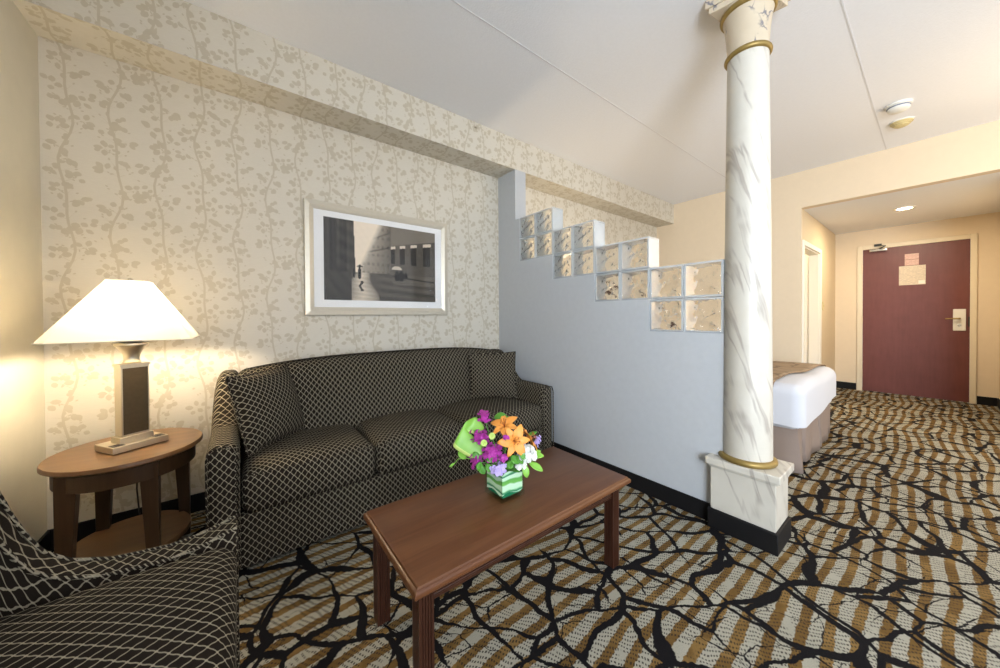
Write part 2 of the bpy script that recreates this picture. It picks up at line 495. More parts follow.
# ------------------------------------------------------------------ room shell
b = MB(); b.box(XL-.1, XD+.4, YN, YW+.15, -.08, 0); struct(b.build('floor', M['carpet'], smooth=0))
b = MB(); b.box(XL-.1, XE+.12, YN, YW+.15, ZC, ZC+.1)
for ys in (.30, 1.50, -.90):
    b.box(XL, XE, ys-.0035, ys+.0035, ZC-.0015, ZC+.001, 1)
struct(b.build('ceiling', [M['ceiling'], M['seam']], smooth=0))
b = MB(); b.box(XE+.10, XD+.2, YH-.1, YE, ZH, ZH+.08); struct(b.build('ceiling', M['ceiling'], smooth=0), 'lower ceiling over the entry hall')

# wallpaper vine pattern ---------------------------------------------------
def vine_unit(seed, H=.62):
    rnd = random.Random(seed); polys = []
    def stem(z): return .018*math.sin(2*PI*z/H+seed)+.010*math.sin(4*PI*z/H+seed*2.3)
    N = 14
    for k in range(N):
        z0, z1 = H*k/N, H*(k+1)/N; w0 = .0048
        polys.append([(stem(z0)-w0, z0), (stem(z0)+w0, z0), (stem(z1)+w0, z1), (stem(z1)-w0, z1)])
    def leaf(x, z, a, L, W):
        ca, sa = math.cos(a), math.sin(a); pts = []
        for t, w in ((0,0),(.25,.8),(.55,1),(.85,.6),(1,0),(.85,-.6),(.55,-1),(.25,-.8)):
            u, v = t*L, w*W; pts.append((x+u*ca-v*sa, z+u*sa+v*ca))
        polys.append(pts)
    nb = 11
    for k in range(nb):
        z = H*(k+.2+.5*rnd.random())/nb; side = 1 if (k+seed) % 2 else -1
        L = rnd.uniform(.035, .075); a = side*rnd.uniform(.5, 1.1); x = stem(z)
        ex, ez = x+L*math.sin(a), z+L*math.cos(a)*.7
        w = .0016
        polys.append([(x-w, z), (x+w, z), (ex+w*.6, ez), (ex-w*.6, ez)])
        for q in range(rnd.randint(4, 7)):           # blossom / leaf cluster
            aa = rnd.uniform(0, 2*PI); rr = rnd.uniform(.002, .022)
            leaf(ex+rr*math.cos(aa), ez+rr*math.sin(aa), aa+rnd.uniform(-.5,.5), rnd.uniform(.022,.038), rnd.uniform(.009,.014))
        for q in range(3):
            tt = rnd.uniform(.3, .9); aa = rnd.uniform(0, 2*PI)
            leaf(x+(ex-x)*tt, z+(ez-z)*tt, aa, rnd.uniform(.008,.015), .003)
        for q in range(2):                           # bare twig
            a2 = -side*rnd.uniform(.4, 1.3); l2 = rnd.uniform(.03, .06)
            fx, fz = x+l2*math.sin(a2), z+l2*math.cos(a2)*.8
            polys.append([(x-.001, z), (x+.001, z), (fx, fz)])
            leaf(fx, fz, PI/2-a2, .012, .0035)
    for k in range(8):
        z = rnd.uniform(0, H); leaf(stem(z), z, rnd.uniform(0, 2*PI), rnd.uniform(.018,.028), rnd.uniform(.006,.010))
    return polys
UNITS = [vine_unit(s) for s in range(4)]
def vines(mb, place, u0, u1, v0, v1, vshift=0, m=1, sp=.163, uh=.62, holes=()):
    k0 = int(math.floor((u0+.66)/sp))-1; k1 = int(math.ceil((u1+.66)/sp))+1
    for k in range(k0, k1+1):
        uc = -.655+k*sp
        ph = (k*.37) % 1*uh
        for r in range(-2, int((v1-v0)/uh)+3):
            for poly in UNITS[k % 4]:
                pts = [(uc+x, v0+vshift+r*uh+z-ph) for x, z in poly]
                if min(p[0] for p in pts) < u0+.002 or max(p[0] for p in pts) > u1-.002: continue
                if max(p[1] for p in pts) < v0+.002 or min(p[1] for p in pts) > v1-.002: continue
                if min(p[1] for p in pts) < v0+.002 or max(p[1] for p in pts) > v1-.002: 
                    pts = [(p[0], min(v1-.001, max(v0+.001, p[1]))) for p in pts]
                lay = (len(mb.f)*37) % 97 * .000008
                mb.face([mb.vert(place(p[0], p[1], lay)) for p in pts], m)
b = MB(); b.box(XL-.1, XE+.1, YW, YW+.12, 0, ZC)
vines(b, lambda u, v, e: (u, YW-.0004-e, v), XL, XE, .1, ZS)
struct(b.build('wall_back', [M['wallpaper'], M['vine']], smooth=0))
b = MB(); b.box(XL, XE, YB, YW-.001, ZS, ZC-.001)
vines(b, lambda u, v, e: (u, YB-.0004-e, v), XL, XE, ZS, ZC-.001, vshift=.1)
vines(b, lambda u, v, e: (u, v, ZS-.0004-e), XL, XE, YB, YW-.001, vshift=.3)
struct(b.build('trim_1', [M['wallpaper'], M['vine']], smooth=0), 'wallpapered bulkhead along the top of the back wall')
# left wall with the daylight window (beside and behind the viewer)
WY0, WY1, WZ0, WZ1 = -3.0, -1.2, .55, 2.25
b = MB()
b.box(XL-.12, XL, WY1, YW+.1, 0, ZC); b.box(XL-.12, XL, YN, WY0, 0, ZC)
b.box(XL-.12, XL, WY0, WY1, 0, WZ0); b.box(XL-.12, XL, WY0, WY1, WZ1, ZC)
struct(b.build('wall_left', M['leftwall'], smooth=0))
b = MB()
for y0, y1, z0, z1 in ((WY0,WY1,WZ0,WZ0+.05),(WY0,WY1,WZ1-.05,WZ1),(WY0,WY0+.05,WZ0,WZ1),(WY1-.05,WY1,WZ0,WZ1),((WY0+WY1)/2-.025,(WY0+WY1)/2+.025,WZ0,WZ1)):
    b.box(XL-.09, XL-.03, y0, y1, z0, z1)
struct(b.build('window_1', M['white'], smooth=0, bevel=.004))
# end wall of the main room (beyond the bed) and header over the hall
b = MB(); b.box(XE, XE+.045, YE, YW+.1, 0, ZC)
b.box(XE, XE+.10, YH-.1, YE, ZH, ZC)
b.box(XE, XE+.10, YN, YH, 0, ZC)
struct(b.build('wall_end', M['cream'], smooth=0))
# hall: left wall with bathroom doorway, door wall, right wall
BX0, BX1, BZ = 5.06, 5.93, 1.885
b = MB()
b.box(XE+.045, BX0, YE, YE+.10, 0, ZH); b.box(BX1, XD, YE, YE+.10, 0, ZH); b.box(BX0, BX1, YE, YE+.10, BZ, ZH)
struct(b.build('wall_hall_left', M['hall'], smooth=0))
DY0, DY1, DZ = -.258, .640, 2.015
b = MB()
b.box(XD, XD+.12, DY1+.012, YE, 0, ZH); b.box(XD, XD+.12, YH, DY0-.012, 0, ZH); b.box(XD, XD+.12, DY0-.012, DY1+.012, DZ+.012, ZH)
struct(b.build('wall_door', M['cream'], smooth=0))
b = MB(); b.box(XE+.1, XD+.12, YH-.1, YH, 0, ZH); struct(b.build('wall_hall_right', M['cream'], smooth=0))
# bathroom shell seen through the doorway
b = MB(); b.box(XE+.05, XD+.5, YW, YW+.05, 0, ZH); b.box(XD+.42, XD+.5, YE, YW, 0, ZH); b.box(XD+.12, XD+.42, YE+.02, YE+.08, 0, ZH)
struct(b.build('wall_bathroom', M['white'], smooth=0))
b = MB(); b.box(XE+.05, XD+.5, YE+.1, YW, ZH, ZH+.05); struct(b.build('ceiling', M['white'], smooth=0), 'bathroom ceiling')
# partition wall with stepped top
YS = [2.262, 1.8635, 1.465, 1.0665, .668]; ZT0, PZ = 1.970, .194
prof = [(.668, 0), (YW, 0), (YW, ZS), (YB, ZS), (YB, ZT0), (YS[0], ZT0)]
for k in range(4):
    zb = ZT0-PZ*k-2*PZ+.004
    prof += [(YS[k], zb), (YS[k+1], zb)]
b = MB(); b.prism([(y, z) for y, z in prof], XP, XP2, T=lambda p: Vector((p.z, p.x, p.y)))
struct(b.build('wall_partition', M['partition'], smooth=0))
# baseboards
def base(name, x0, x1, y0, y1, h=.10, lab=None):
    b = MB(); b.box(x0, x1, y0, y1, 0, h); o = struct(b.build(name, M['black_base'], smooth=0, bevel=.003), lab); return o
base('baseboard_back', XL, XP, YW-.012, YW); base('baseboard_left', XL, XL+.012, WY1, YW-.012)
base('baseboard_partition', XP-.010, XP, .73, YW-.012, .097)
base('baseboard_end', XE-.012, XE, YE+.0, YW)
base('baseboard_hall_left', 6.03, XD-.012, YE-.012, YE)
base('baseboard_door_left', XD-.012, XD, .70, YE-.012); base('baseboard_door_right', XD-.012, XD, YH+.012, -.312)
base('baseboard_hall_right', XE+.1, XD-.012, YH, YH+.012)

# ------------------------------------------------------------------ entry door
d = thing('door_1', None, None, (XD, .18, 0)); del d['label']; del d['category']; d['kind'] = 'structure'
b = MB(); b.box(XD+.004, XD+.05, DY0, DY1, .008, DZ); part(b, 'door_panel', M['door'], d, bevel=.002)
b = MB()
for y0, y1, z0, z1 in ((DY1+.0, DY1+.055, 0, DZ+.055), (DY0-.05, DY0, 0, DZ+.055), (DY0, DY1, DZ, DZ+.055)):
    b.box(XD-.018, XD+.004, y0, y1, z0, z1)
part(b, 'door_frame', M['trimwhite'], d, bevel=.003)
b = MB(); b.rbox((XD-.004, -.182, 1.022), (.008, .048, .135), .006, (1,1,1)); lk = part(b, 'lock_plate', M['plastic'], d)
b = MB(); b.tube([(XD-.01,-.182,1.04),(XD-.055,-.182,1.04)], .011, 12); b.tube([(XD-.052,-.182,1.04),(XD-.055,-.13,1.038),(XD-.052,-.075,1.036)], [.010,.009,.008], 10)
part(b, 'door_handle', M['gold'], lk, 'brass lever handle')
b = MB(); b.lathe([(0,0),(.016,0),(.014,.006),(0,.006)], (0,0,0), 20, T=lambda p: Vector((XD-.012-p.z, -.182+p.x, .955+p.y))); part(b, 'lock_cylinder', M['chrome'], lk)
b = MB(); b.box(XD-.004, XD+.01, DY0-.003, DY0+.012, .94, 1.06); part(b, 'latch_strike', M['darkplastic'], d)
b = MB(); b.rbox((XD-.03, .49, DZ-.028), (.028, .085, .018), .008, (2,4,2)); cl = part(b, 'door_closer', M['chrome'], d, 'metal closer box with dark folding arm')
b = MB(); b.tube([(XD-.05,.48,DZ-.01),(XD-.14,.42,DZ+.012)], .007, 8); b.tube([(XD-.14,.42,DZ+.012),(XD-.03,.50,DZ+.04)], .006, 8); b.box(XD-.04, XD-.018, .46, .53, DZ+.03, DZ+.06)
part(b, 'closer_arm', M['darkplastic'], cl)
for z in (1.75, 1.02, .26):
    b = MB(); b.tube([(XD-.024,DY1+.004,z-.05),(XD-.024,DY1+.004,z+.05)], .008, 10); part(b, 'hinge', M['trimwhite'], d)
def notice_mat(name, base, ink, lo, hi):
    t = NT(name, .35, .5)
    y, z = t.sep(t.coord())[1:]
    row = t.M('LESS_THAN', t.M('FRACT', t.M('DIVIDE', z, .016)), .38)
    brk = t.step(t.noise(t.V('MULTIPLY', t.coord(), (1, 40, 62.5)), 1, 1), .42, .5)
    t.color(t.mix(t.M('MULTIPLY', t.M('MULTIPLY', row, brk), .45), base, ink)); return t.m
M['paper'] = notice_mat('printed_notice', (.66,.56,.42), (.25,.2,.17), 0, 1)
M['pinkpaper'] = notice_mat('printed_pink_notice', (.62,.40,.33), (.3,.12,.1), 0, 1)
b = MB(); b.box(XD-.001, XD+.003, .080, .305, 1.487, 1.742); b.box(XD-.0016, XD-.001, .086, .14, 1.495, 1.54, 1)
tag(b.build('door_notice', [M['paper'], M['white']], org=(XD,.19,1.61), smooth=0), 'large cream printed safety notice fixed to the dark red entry door', 'notice')
b = MB(); b.box(XD-.001, XD+.003, .137, .256, 1.748, 1.900); b.box(XD-.0016, XD-.001, .138, .255, 1.822, 1.827, 1)
tag(b.build('door_notice', [M['pinkpaper'], M['door']], org=(XD,.196,1.82), smooth=0), 'small pink card above the cream notice on the entry door', 'notice')

# ------------------------------------------------------------------ bathroom door
d = thing('door_2', None, None, (5.5, YE, 0)); del d['label']; del d['category']; d['kind'] = 'structure'
b = MB()
for x0, x1, z0, z1 in ((BX0-.055,BX0,0,BZ+.055),(BX1,BX1+.075,0,BZ+.055),(BX0,BX1,BZ,BZ+.055)): b.box(x0, x1, YE-.016, YE+.0, z0, z1)
b.box(BX0-.002, BX0+.015, YE, YE+.10, 0, BZ); b.box(BX1-.015, BX1+.002, YE, YE+.10, 0, BZ); b.box(BX0+.015, BX1-.015, YE, YE+.10, BZ-.015, BZ+.002)
part(b, 'door_frame', M['white'], d, bevel=.003)
hx, hy = 5.945, 1.03; dv = Vector((6.70-hx, 1.15-hy, 0)).normalized(); nv = Vector((-dv.y, dv.x, 0))
T = lambda p: Vector((hx, hy, 0))+dv*p.x+nv*p.y+Vector((0,0,p.z))
b = MB(); b.box(0, .80, 0, .035, .01, BZ-.02, T=T); lf = part(b, 'door_panel', M['white'], d, bevel=.002)
b = MB(); b.lathe([(0,0),(.012,0),(.012,.03),(.026,.04),(.026,.06),(.0,.068)], (0,0,0), 16, T=lambda p: T(Vector((.74+p.x, .035+p.z, .995+p.y)))); part(b, 'door_knob', M['nickel'], lf)

L = thing('wall_sconce', 'small tan shaded wall light glimpsed through the bathroom doorway', 'wall lamp', (XD+.42, 1.30, 1.55))
b = MB(); b.box(XD+.40, XD+.42, 1.24, 1.30, 1.55, 1.68); b.tube([(XD+.41,1.27,1.60),(XD+.34,1.27,1.60)], .01); part(b, 'bracket', M['nickel'], L)
b = MB(); b.lathe([(.09,0),(.085,.30)], (XD+.32, 1.27, 1.52), 24); part(b, 'lamp_shade', plain('tan_shade', (.55,.42,.24), .8), L)

b = MB(); b.rbox((6.17, YE-.003, 1.212), (.036, .005, .058), .003, (1,1,1)); b.box(6.162, 6.178, YE-.014, YE-.006, 1.20, 1.225)
tag(b.build('light_switch', M['yellowplastic'], org=(6.17,YE,1.212)), 'cream toggle light switch on the hall wall beside the bathroom doorway', 'light switch')
t_ = thing('recessed_light', 'round recessed ceiling light glowing in the lowered hall ceiling', 'ceiling light', (5.93, .22, ZH))
b = MB(); b.lathe([(.085,0),(.085,-.008),(.062,-.010),(.060,-.002)], (5.93,.22,ZH), 32); part(b, 'trim_ring', M['white'], t_)
b = MB(); b.lathe([(0,-.004),(.058,-.004)], (5.93,.22,ZH), 32); part(b, 'diffuser', M['downlight'], t_)
s1 = thing('smoke_detector', 'white round smoke detector with dark slot, farther left of the two on the ceiling', 'smoke detector', (3.99, .18, ZC))
b = MB(); b.lathe([(.070,0),(.070,-.012),(.066,-.016)], (3.99,.18,ZC), 36); part(b, 'mounting_plate', M['plastic'], s1)
b = MB(); b.lathe([(.058,-.016),(.060,-.022),(.058,-.042),(.045,-.052),(0,-.055)], (3.99,.18,ZC), 36); part(b, 'housing', M['plastic'], s1)
b = MB(); b.lathe([(.0605,-.020),(.0612,-.024),(.0605,-.028)], (3.99,.18,ZC), 36); part(b, 'vent_slot', plain('grey_slot', (.18,.2,.26), .6), s1)
s2 = thing('smoke_detector', 'yellowed round ceiling sensor with ribbed cover, just below the white smoke detector', 'smoke detector', (4.36, .18, ZC))
b = MB(); b.lathe([(.070,0),(.070,-.008)], (4.36,.18,ZC), 36); part(b, 'mounting_plate', M['plastic'], s2)
b = MB(); b.lathe([(.064,-.008),(.064,-.016),(.054,-.018),(.054,-.026),(.044,-.028),(.044,-.036),(.030,-.044),(0,-.046)], (4.36,.18,ZC), 36); part(b, 'housing', M['yellowplastic'], s2)

# ------------------------------------------------------------------ glass blocks
step_names = ['topmost', 'second', 'third', 'lowest']
def block_mesh():
    g = .004; w, h, dx = .3985/2-g, PZ-g, .062
    rim = MB(); rw = .011
    def ring(x0, x1, o, i):   # o, i : half sizes
        pass
    W, Hh = w/2, h/2; wi, hi = W-rw, Hh-rw
    for (y0, y1, z0, z1) in ((-W, W, -Hh, -hi), (-W, W, hi, Hh), (-W, -wi, -hi, hi), (wi, W, -hi, hi)):
        rim.box(-dx, dx, y0, y1, z0, z1)
    pane = MB()
    def face(xc, sgn):
        nonlocal pane
        n = 18
        def fn(a, bb, off=0):
            y, z = (a-.5)*2*wi, (bb-.5)*2*hi
            return y, z
        q = {}
        for side in (0, 1):
            for i in range(n+1):
                for j in range(n+1):
                    y, z = fn(i/n, j/n)
                    e = min(1, 6*min(i/n, 1-i/n, j/n, 1-j/n))
                    wv = .0042*math.sin(62*y+42*z+2.2*math.sin(38*z))*e + .0026*math.sin(85*z-58*y+2*math.sin(45*y))*e if side == 0 else 0
                    q[side,i,j] = pane.vert((xc + (sgn*.005 if side else 0) + wv, y, z))
        for side in (0, 1):
            for i in range(n):
                for j in range(n):
                    f = [q[side,i,j], q[side,i+1,j], q[side,i+1,j+1], q[side,i,j+1]]
                    if (side == 0) == (sgn > 0): f.reverse()
                    pane.face(f)
    face(-dx+.007, -1); p1 = pane; pane = MB(); face(dx-.007, 1)
    return rim, p1, pane
proto = None
rimo = pano = None
for k in range(4):
    for r in range(2):
        for c in range(2):
            yc = YS[k]-(c+.5)*.3985/2; zc = ZT0-PZ*k-PZ*(r+.5)+.002
            xc = (XP+XP2)/2
            lab = 'wavy glass block, %s %s of the %s step of four on the partition' % (('upper','lower')[r], ('left','right')[c], step_names[k])
            if rimo is None:
                t_ = thing('glass_block', lab, 'glass block', (xc, yc, zc), 'glass blocks stepping down the partition')
                rim, pan, pan2 = block_mesh()
                ORG['_'] = (0,0,0)
                rimo = rim.build('rim', M['blockrim'], bevel=.002, smooth=40); pano = pan.build('glass_pane', M['blockpane'], smooth=60); pano2 = pan2.build('glass_pane', M['blockpane'], smooth=60)
                rimo.parent = t_; pano.parent = t_; pano2.parent = t_; rimo.location = (0,0,0); pano.location = (0,0,0)
                proto = t_
            else:
                t_ = proto.copy(); COL.objects.link(t_); t_.location = (xc, yc, zc); t_['label'] = lab
                for ch in (rimo, pano, pano2):
                    cc = ch.copy(); COL.objects.link(cc); cc.parent = t_

# ------------------------------------------------------------------ column
CX, CY = 2.030, .582
c_ = thing('column', 'tall round marble-painted column with gold rings on a square pedestal', 'column', (CX, CY, 0))
px0, px1, py0, py1 = 1.928, 2.137, .442, .712
b = MB(); b.box(px0-.011, px1+.011, py0-.011, py1+.011, 0, .100); part(b, 'pedestal_skirting', M['black_base'], c_, 'black skirting wrapped round the pedestal', bevel=.004)
b = MB(); b.box(px0, px1, py0, py1, .10, .335); part(b, 'pedestal', M['marble'], c_, bevel=.002)
b = MB(); b.box(px0-.008, px1+.008, py0-.008, py1+.008, .318, .332); b.box(px0-.020, px1+.020, py0-.020, py1+.020, .330, .366); part(b, 'pedestal_cap', M['marble'], c_, bevel=.004)
def ring(name, z, r, t, mat=M['gold']):
    b = MB(); n = 48
    b.lathe([(r, z-t)]+[(r+t*.9*math.cos(a), z+t*math.sin(a)) for a in [(-PI/2+PI*k/8) for k in range(9)]]+[(r-.01, z+t), (r-.01, z-t)], (CX, CY, 0), n)
    return part(b, name, mat, c_)
ring('base_ring', .380, .110, .015)
b = MB(); N = 24
b.lathe([(.104-.018*(k/N)**1.2, .366+(2.385-.366)*k/N) for k in range(N+1)], (CX, CY, 0), 48); part(b, 'shaft', M['marble'], c_)
ring('neck_ring', 2.392, .088, .013)
b = MB(); b.lathe([(.086,2.39),(.087,2.44),(.091,2.50),(.098,2.56),(.110,2.61),(.112,2.63)], (CX, CY, 0), 48); part(b, 'capital', M['capmarble'], c_, 'cream capital with dark cracks')
ring('capital_ring', 2.605, .105, .015)
b = MB()
def ab(s, z0, z1):
    P = []
    for k in range(4):
        a0 = PI/4+k*PI/2
        for t in range(8):
            u = t/8; x0_, y0_ = math.cos(a0)*s*1.414, math.sin(a0)*s*1.414; a1 = a0+PI/2; x1_, y1_ = math.cos(a1)*s*1.414, math.sin(a1)*s*1.414
            q = 1-.14*math.sin(PI*u)
            P.append((CX+(x0_+(x1_-x0_)*u)*q, CY+(y0_+(y1_-y0_)*u)*q))
    b.prism(P, z0, z1)
ab(.130, 2.625, 2.655); ab(.142, 2.652, ZC)
part(b, 'abacus', M['capmarble'], c_, bevel=.003)

# ------------------------------------------------------------------ sofa
def uv_seat(p, n):
    if abs(n.x) > .72: return (p.y, p.z)
    return (p.x, p.y+p.z)
def uv_arm(s):
    def f(p, n):
        if abs(n.y) > .72: return (p.x, p.z)
        return (p.y, p.z-s*p.x)
    return f
S = thing('sofa', 'long dark brown three-seat sofa in cream lattice fabric against the papered wall', 'sofa', (.9, 2.15, 0))
SX0, SX1 = -.118, 1.912; AW = .112
b = MB(); b.rbox((.897, 2.16, .135), (.905, .350, .115), .012, (24,8,4)); part(b, 'base_panel', M['fabric'], S, uv=uv_seat)
def armtop(y): return .565+.235*sstep(2.13, 2.42, y)
for side in (0, 1):
    x0 = SX0 if side == 0 else SX1-AW; s = 1 if side == 0 else -1
    def T(p, w):
        z = p.z
        k = (armtop(p.y)-.02)/(.565-.02)
        z = .02+(z-.02)*(1+(k-1)*max(0, (z-.2)/.365))
        x = p.x - s*0.0 + s*.012*max(0, w.z)*sstep(2.2, 2.45, p.y)
        return Vector((x, p.y, z))
    b = MB(); b.rbox((x0+AW/2, 2.165, .2925), (AW/2, .365, .2725), .042, (2,26,8), T=T, K=4); am = part(b, 'arm', M['fabric'], S, uv=uv_arm(s))
    pts = []; xo = x0+AW-.004 if side == 0 else x0+.004
    pr = [(xo, 1.802, .03), (xo, 1.802, .50), (xo-s*.012, 1.803, .545), (xo-s*.045, 1.803, .563), (xo-s*.09, 1.803, .555), (xo-s*.104, 1.803, .52), (xo-s*.104, 1.802, .03)]
    b = MB(); b.tube(pr, .0045, 6); part(b, 'arm_piping', M['piping_dark'], am, uv=lambda p, n: (p.x+p.y, p.z+p.x))
def Tb(p, w):
    x = (p.x-.897)/.95
    z = p.z; top = .785+.065*(1-abs(x)**3.2)
    zz = .22+(z-.22)*(top-.22)/(.80-.22)
    k = (zz-.40)/.45
    yb = p.y + .13*k*(1 if w.y < 0 else .25) - .02*math.sin(PI*max(0, min(1, k)))*(1 if w.y < 0 else 0)
    return Vector((.897+(p.x-.897)*(1+.03*k), yb, zz))
b = MB(); b.rbox((.897, 2.36, .51), (.905, .125, .29), .065, (36,4,14), T=Tb, K=4); part(b, 'backrest', M['fabric'], S, uv=uv_seat)
cx = [-.006, .567, 1.120, 1.802]
for k in range(3):
    x0, x1 = cx[k]+.003, cx[k+1]-.003
    hx = (x1-x0)/2; xc = (x0+x1)/2
    def T(p, w, xc=xc, hx=hx):
        q = (1-abs(w.x)**3)*(1-abs(w.y)**4)
        z = p.z + (.030*q if w.z > 0 else 0)
        y = p.y - (.012*(1-w.x**4)*(1-w.z*w.z) if w.y < 0 else 0)
        return Vector((p.x, y, z))
    b = MB(); b.rbox((xc, 2.055, .335), (hx, .258, .090), .042, (14,12,4), T=T, K=4); sc = part(b, 'seat_cushion', M['fabric'], S, uv=uv_seat)
    for zz in (.253, .417):
        yf = 1.797+.012
        pts = [(x0+.006, yf+.05, zz), (x0+.012, yf+.012, zz), (x0+.05, yf-.001, zz)]
        pts += [(x0+.05+(x1-x0-.1)*t/8, yf-.004-.006*math.sin(PI*t/8), zz) for t in range(1, 8)]
        pts += [(x1-.05, yf-.001, zz), (x1-.012, yf+.012, zz), (x1-.006, yf+.05, zz)]
        if zz < .3: continue
        b = MB(); b.tube(pts, .0035, 6); part(b, 'piping', M['piping_dark'], sc, uv=lambda p, n: (p.x+p.y, p.z))
def pillow(name, label, bl, br, L, tilt, mat, thick=.080):
    bl = Vector(bl); br = Vector(br); e = (br-bl); Wd = e.length; e.normalize()
    n = Vector((-e.y, e.x, 0)).normalized()
    o = (n*math.sin(tilt)+Vector((0,0,1))*math.cos(tilt)); nn = e.cross(o)   # nn points to viewer (-n)
    b = MB(); N = 18; q = {}
    for side in (0, 1):
        for i in range(N+1):
            for j in range(N+1):
                a, c = -1+2*i/N, -1+2*j/N
                k = (max(0, 1-abs(a)**2.4)**.6)*(max(0, 1-abs(c)**2.4)**.6)
                px = a*(1-.055*(1-c*c)); py = c*(1-.055*(1-a*a))
                if side == 1 and (i in (0,N) or j in (0,N)): q[1,i,j] = q[0,i,j]; continue
                h = thick*k*(1 if side == 0 else -1)
                p = (bl+br)/2 + e*px*Wd/2 + o*(L/2+py*L/2) + nn*h
                q[side,i,j] = b.vert(p, (px*Wd/2, py*L/2, h*.2))
    for i in range(N):
        for j in range(N):
            b.face((q[0,i,j],q[0,i+1,j],q[0,i+1,j+1],q[0,i,j+1])); b.face((q[1,i,j],q[1,i,j+1],q[1,i+1,j+1],q[1,i+1,j]))
    org = (bl+br)/2
    t = thing(name, label, 'throw pillow', tuple(org), 'throw pillows on the sofa')
    part(b, 'pillow_body', mat, t, uv=lambda p, n: (p.x, p.y), smooth=80)
    rim = [q[0,i,0] for i in range(N)]+[q[0,N,j] for j in range(N)]+[q[0,i,N] for i in range(N,0,-1)]+[q[0,0,j] for j in range(N,0,-1)]
    b2 = MB(); b2.tube([b.v[i] for i in rim], .005, 6, closed=True); part(b2, 'piping', M['piping_dark'], t, uv=lambda p, n: (p.x+p.y, p.z))
pillow('throw_pillow', 'square lattice throw pillow leaning in the left corner of the sofa by the lamp', (.022,1.965,.448), (.300,2.250,.452), .385, math.radians(17), M['fabric_pillow'])
pillow('throw_pillow', 'square lattice throw pillow propped at the far right end of the sofa', (1.425,2.235,.440), (1.775,2.075,.440), .37, math.radians(7), M['fabric_pillow'], .055)

# ------------------------------------------------------------------ armchair (faces +X); local x across = world Y, local y depth: world X = -y
A = thing('armchair', 'dark lattice-fabric armchair with scooped arm, cut off at the lower left', 'armchair', (-.34, .83, 0))
def CW(p): return Vector((-p[1], p[0], p[2]))
ayo, ayi, AXF = 1.215, 1.150, -.010     # arm outer/inner world Y, arm front world X
def armprof(xw):  # height of arm top at world X
    return .530 + .006*sstep(-.12, -.01, xw)*1.2 - .022*math.exp(-((xw+.17)/.09)**2) + .34*sstep(-.27, -.62, xw) if xw > -.62 else .87
AZ = [(-.72,.93),(-.47,.875),(-.43,.80),(-.406,.715),(-.381,.635),(-.352,.580),(-.315,.546),(-.248,.521),(-.147,.510),(-.08,.518),(-.015,.538),(.02,.540)]
def armz(xw):
    for (x0, z0), (x1, z1) in zip(AZ, AZ[1:]):
        if xw <= x1: return z0+(z1-z0)*max(0, min(1, (xw-x0)/(x1-x0)))
    return AZ[-1][1]
for side in (0, 1):
    yo, yi = (ayo, ayi) if side == 0 else (.445, .51)
    cyy = (yo+yi)/2
    def T(p, w):
        xw = -p.y; z = .06+(p.z-.06)*(armz(xw)-.06)/(.53-.06) if p.z > .06 else p.z
        return Vector((xw, p.x, z))
    b = MB(); b.rbox((cyy, .355, .295), (abs(yo-yi)/2, .345, .235), .014, (2,26,8), T=T, K=3)
    am = part(b, 'arm', M['fabric_chair'], A, uv=uv_arm(-1 if side == 0 else 1))
    for yy in (yo, yi):
        b = MB(); b.tube([(x, yy+(.002 if yy == max(yo,yi) else -.002)*1, armz(x)-.003) for x in [-.012-.6*k/30 for k in range(31)]], .0042, 6); part(b, 'arm_piping', M['piping'], am, uv=lambda p, n: (p.x+p.z, p.y+p.x))
def T(p, w):
    q = (1-abs(w.x)**2.5)*(1-abs(w.y)**3)
    z = p.z+(.028*q if w.z > 0 else 0)
    return Vector((-p.y-(.0), p.x, z))
b = MB(); b.rbox((.830, .315, .425), (.318, .302, .085), .040, (16,16,4), T=T, K=4); part(b, 'seat_cushion', M['fabric_chair'], A, uv=uv_seat)
b = MB(); b.rbox((.830, .345, .20), (.318, .325, .14), .01, (8,8,3), T=lambda p, w: CW(p)); part(b, 'base_panel', M['fabric_chair'], A, uv=uv_seat)
def T(p, w):
    k = (p.z-.4)/.5; return Vector((-p.y-.03*max(0,k), p.x, p.z+.04*(1-w.x*w.x)*(1 if w.z > 0 else 0)))
b = MB(); b.rbox((.830, .600, .57), (.322, .062, .36), .04, (12,3,12), T=T); part(b, 'backrest', M['fabric_chair'], A, uv=uv_seat)
for x in (-.06, -.62):
    for y in (.49, 1.17):
        b = MB(); b.prism([(x-.02,y-.02),(x+.02,y-.02),(x+.02,y+.02),(x-.02,y+.02)], 0, .07); part(b, 'leg', M['wood'], A)

# ------------------------------------------------------------------ coffee table
CT = thing('coffee_table', 'low rectangular cherry-brown coffee table with fluted legs on the carpet', 'coffee table', (.84, 1.033, 0))
tx0, tx1, ty0, ty1, tz = .345, 1.336, .805, 1.262, .400
b = MB()
def loop(ins, z): return [(tx0+ins,ty0+ins,z),(tx1-ins,ty0+ins,z),(tx1-ins,ty1-ins,z),(tx0+ins,ty1-ins,z)]
pf = [(.030,tz-.034),(.012,tz-.034),(.006,tz-.030),(.0,tz-.024),(.0,tz-.014),(.003,tz-.009),(.009,tz-.006),(.011,tz-.001),(.013,tz)]
rows = [[b.vert(p) for p in loop(i, z)] for i, z in pf]
for r0, r1 in zip(rows, rows[1:]):
    for k in range(4): b.face((r0[k], r0[(k+1)%4], r1[(k+1)%4], r1[k]))
b.face(rows[-1]); b.face(list(reversed(rows[0])))
part(b, 'tabletop', M['wood_top'], CT, smooth=35)
lx0, lx1, ly0, ly1, ls = tx0+.030, tx1-.020, ty0+.046, ty1-.014, .045
ztop = tz-.034
b = MB()
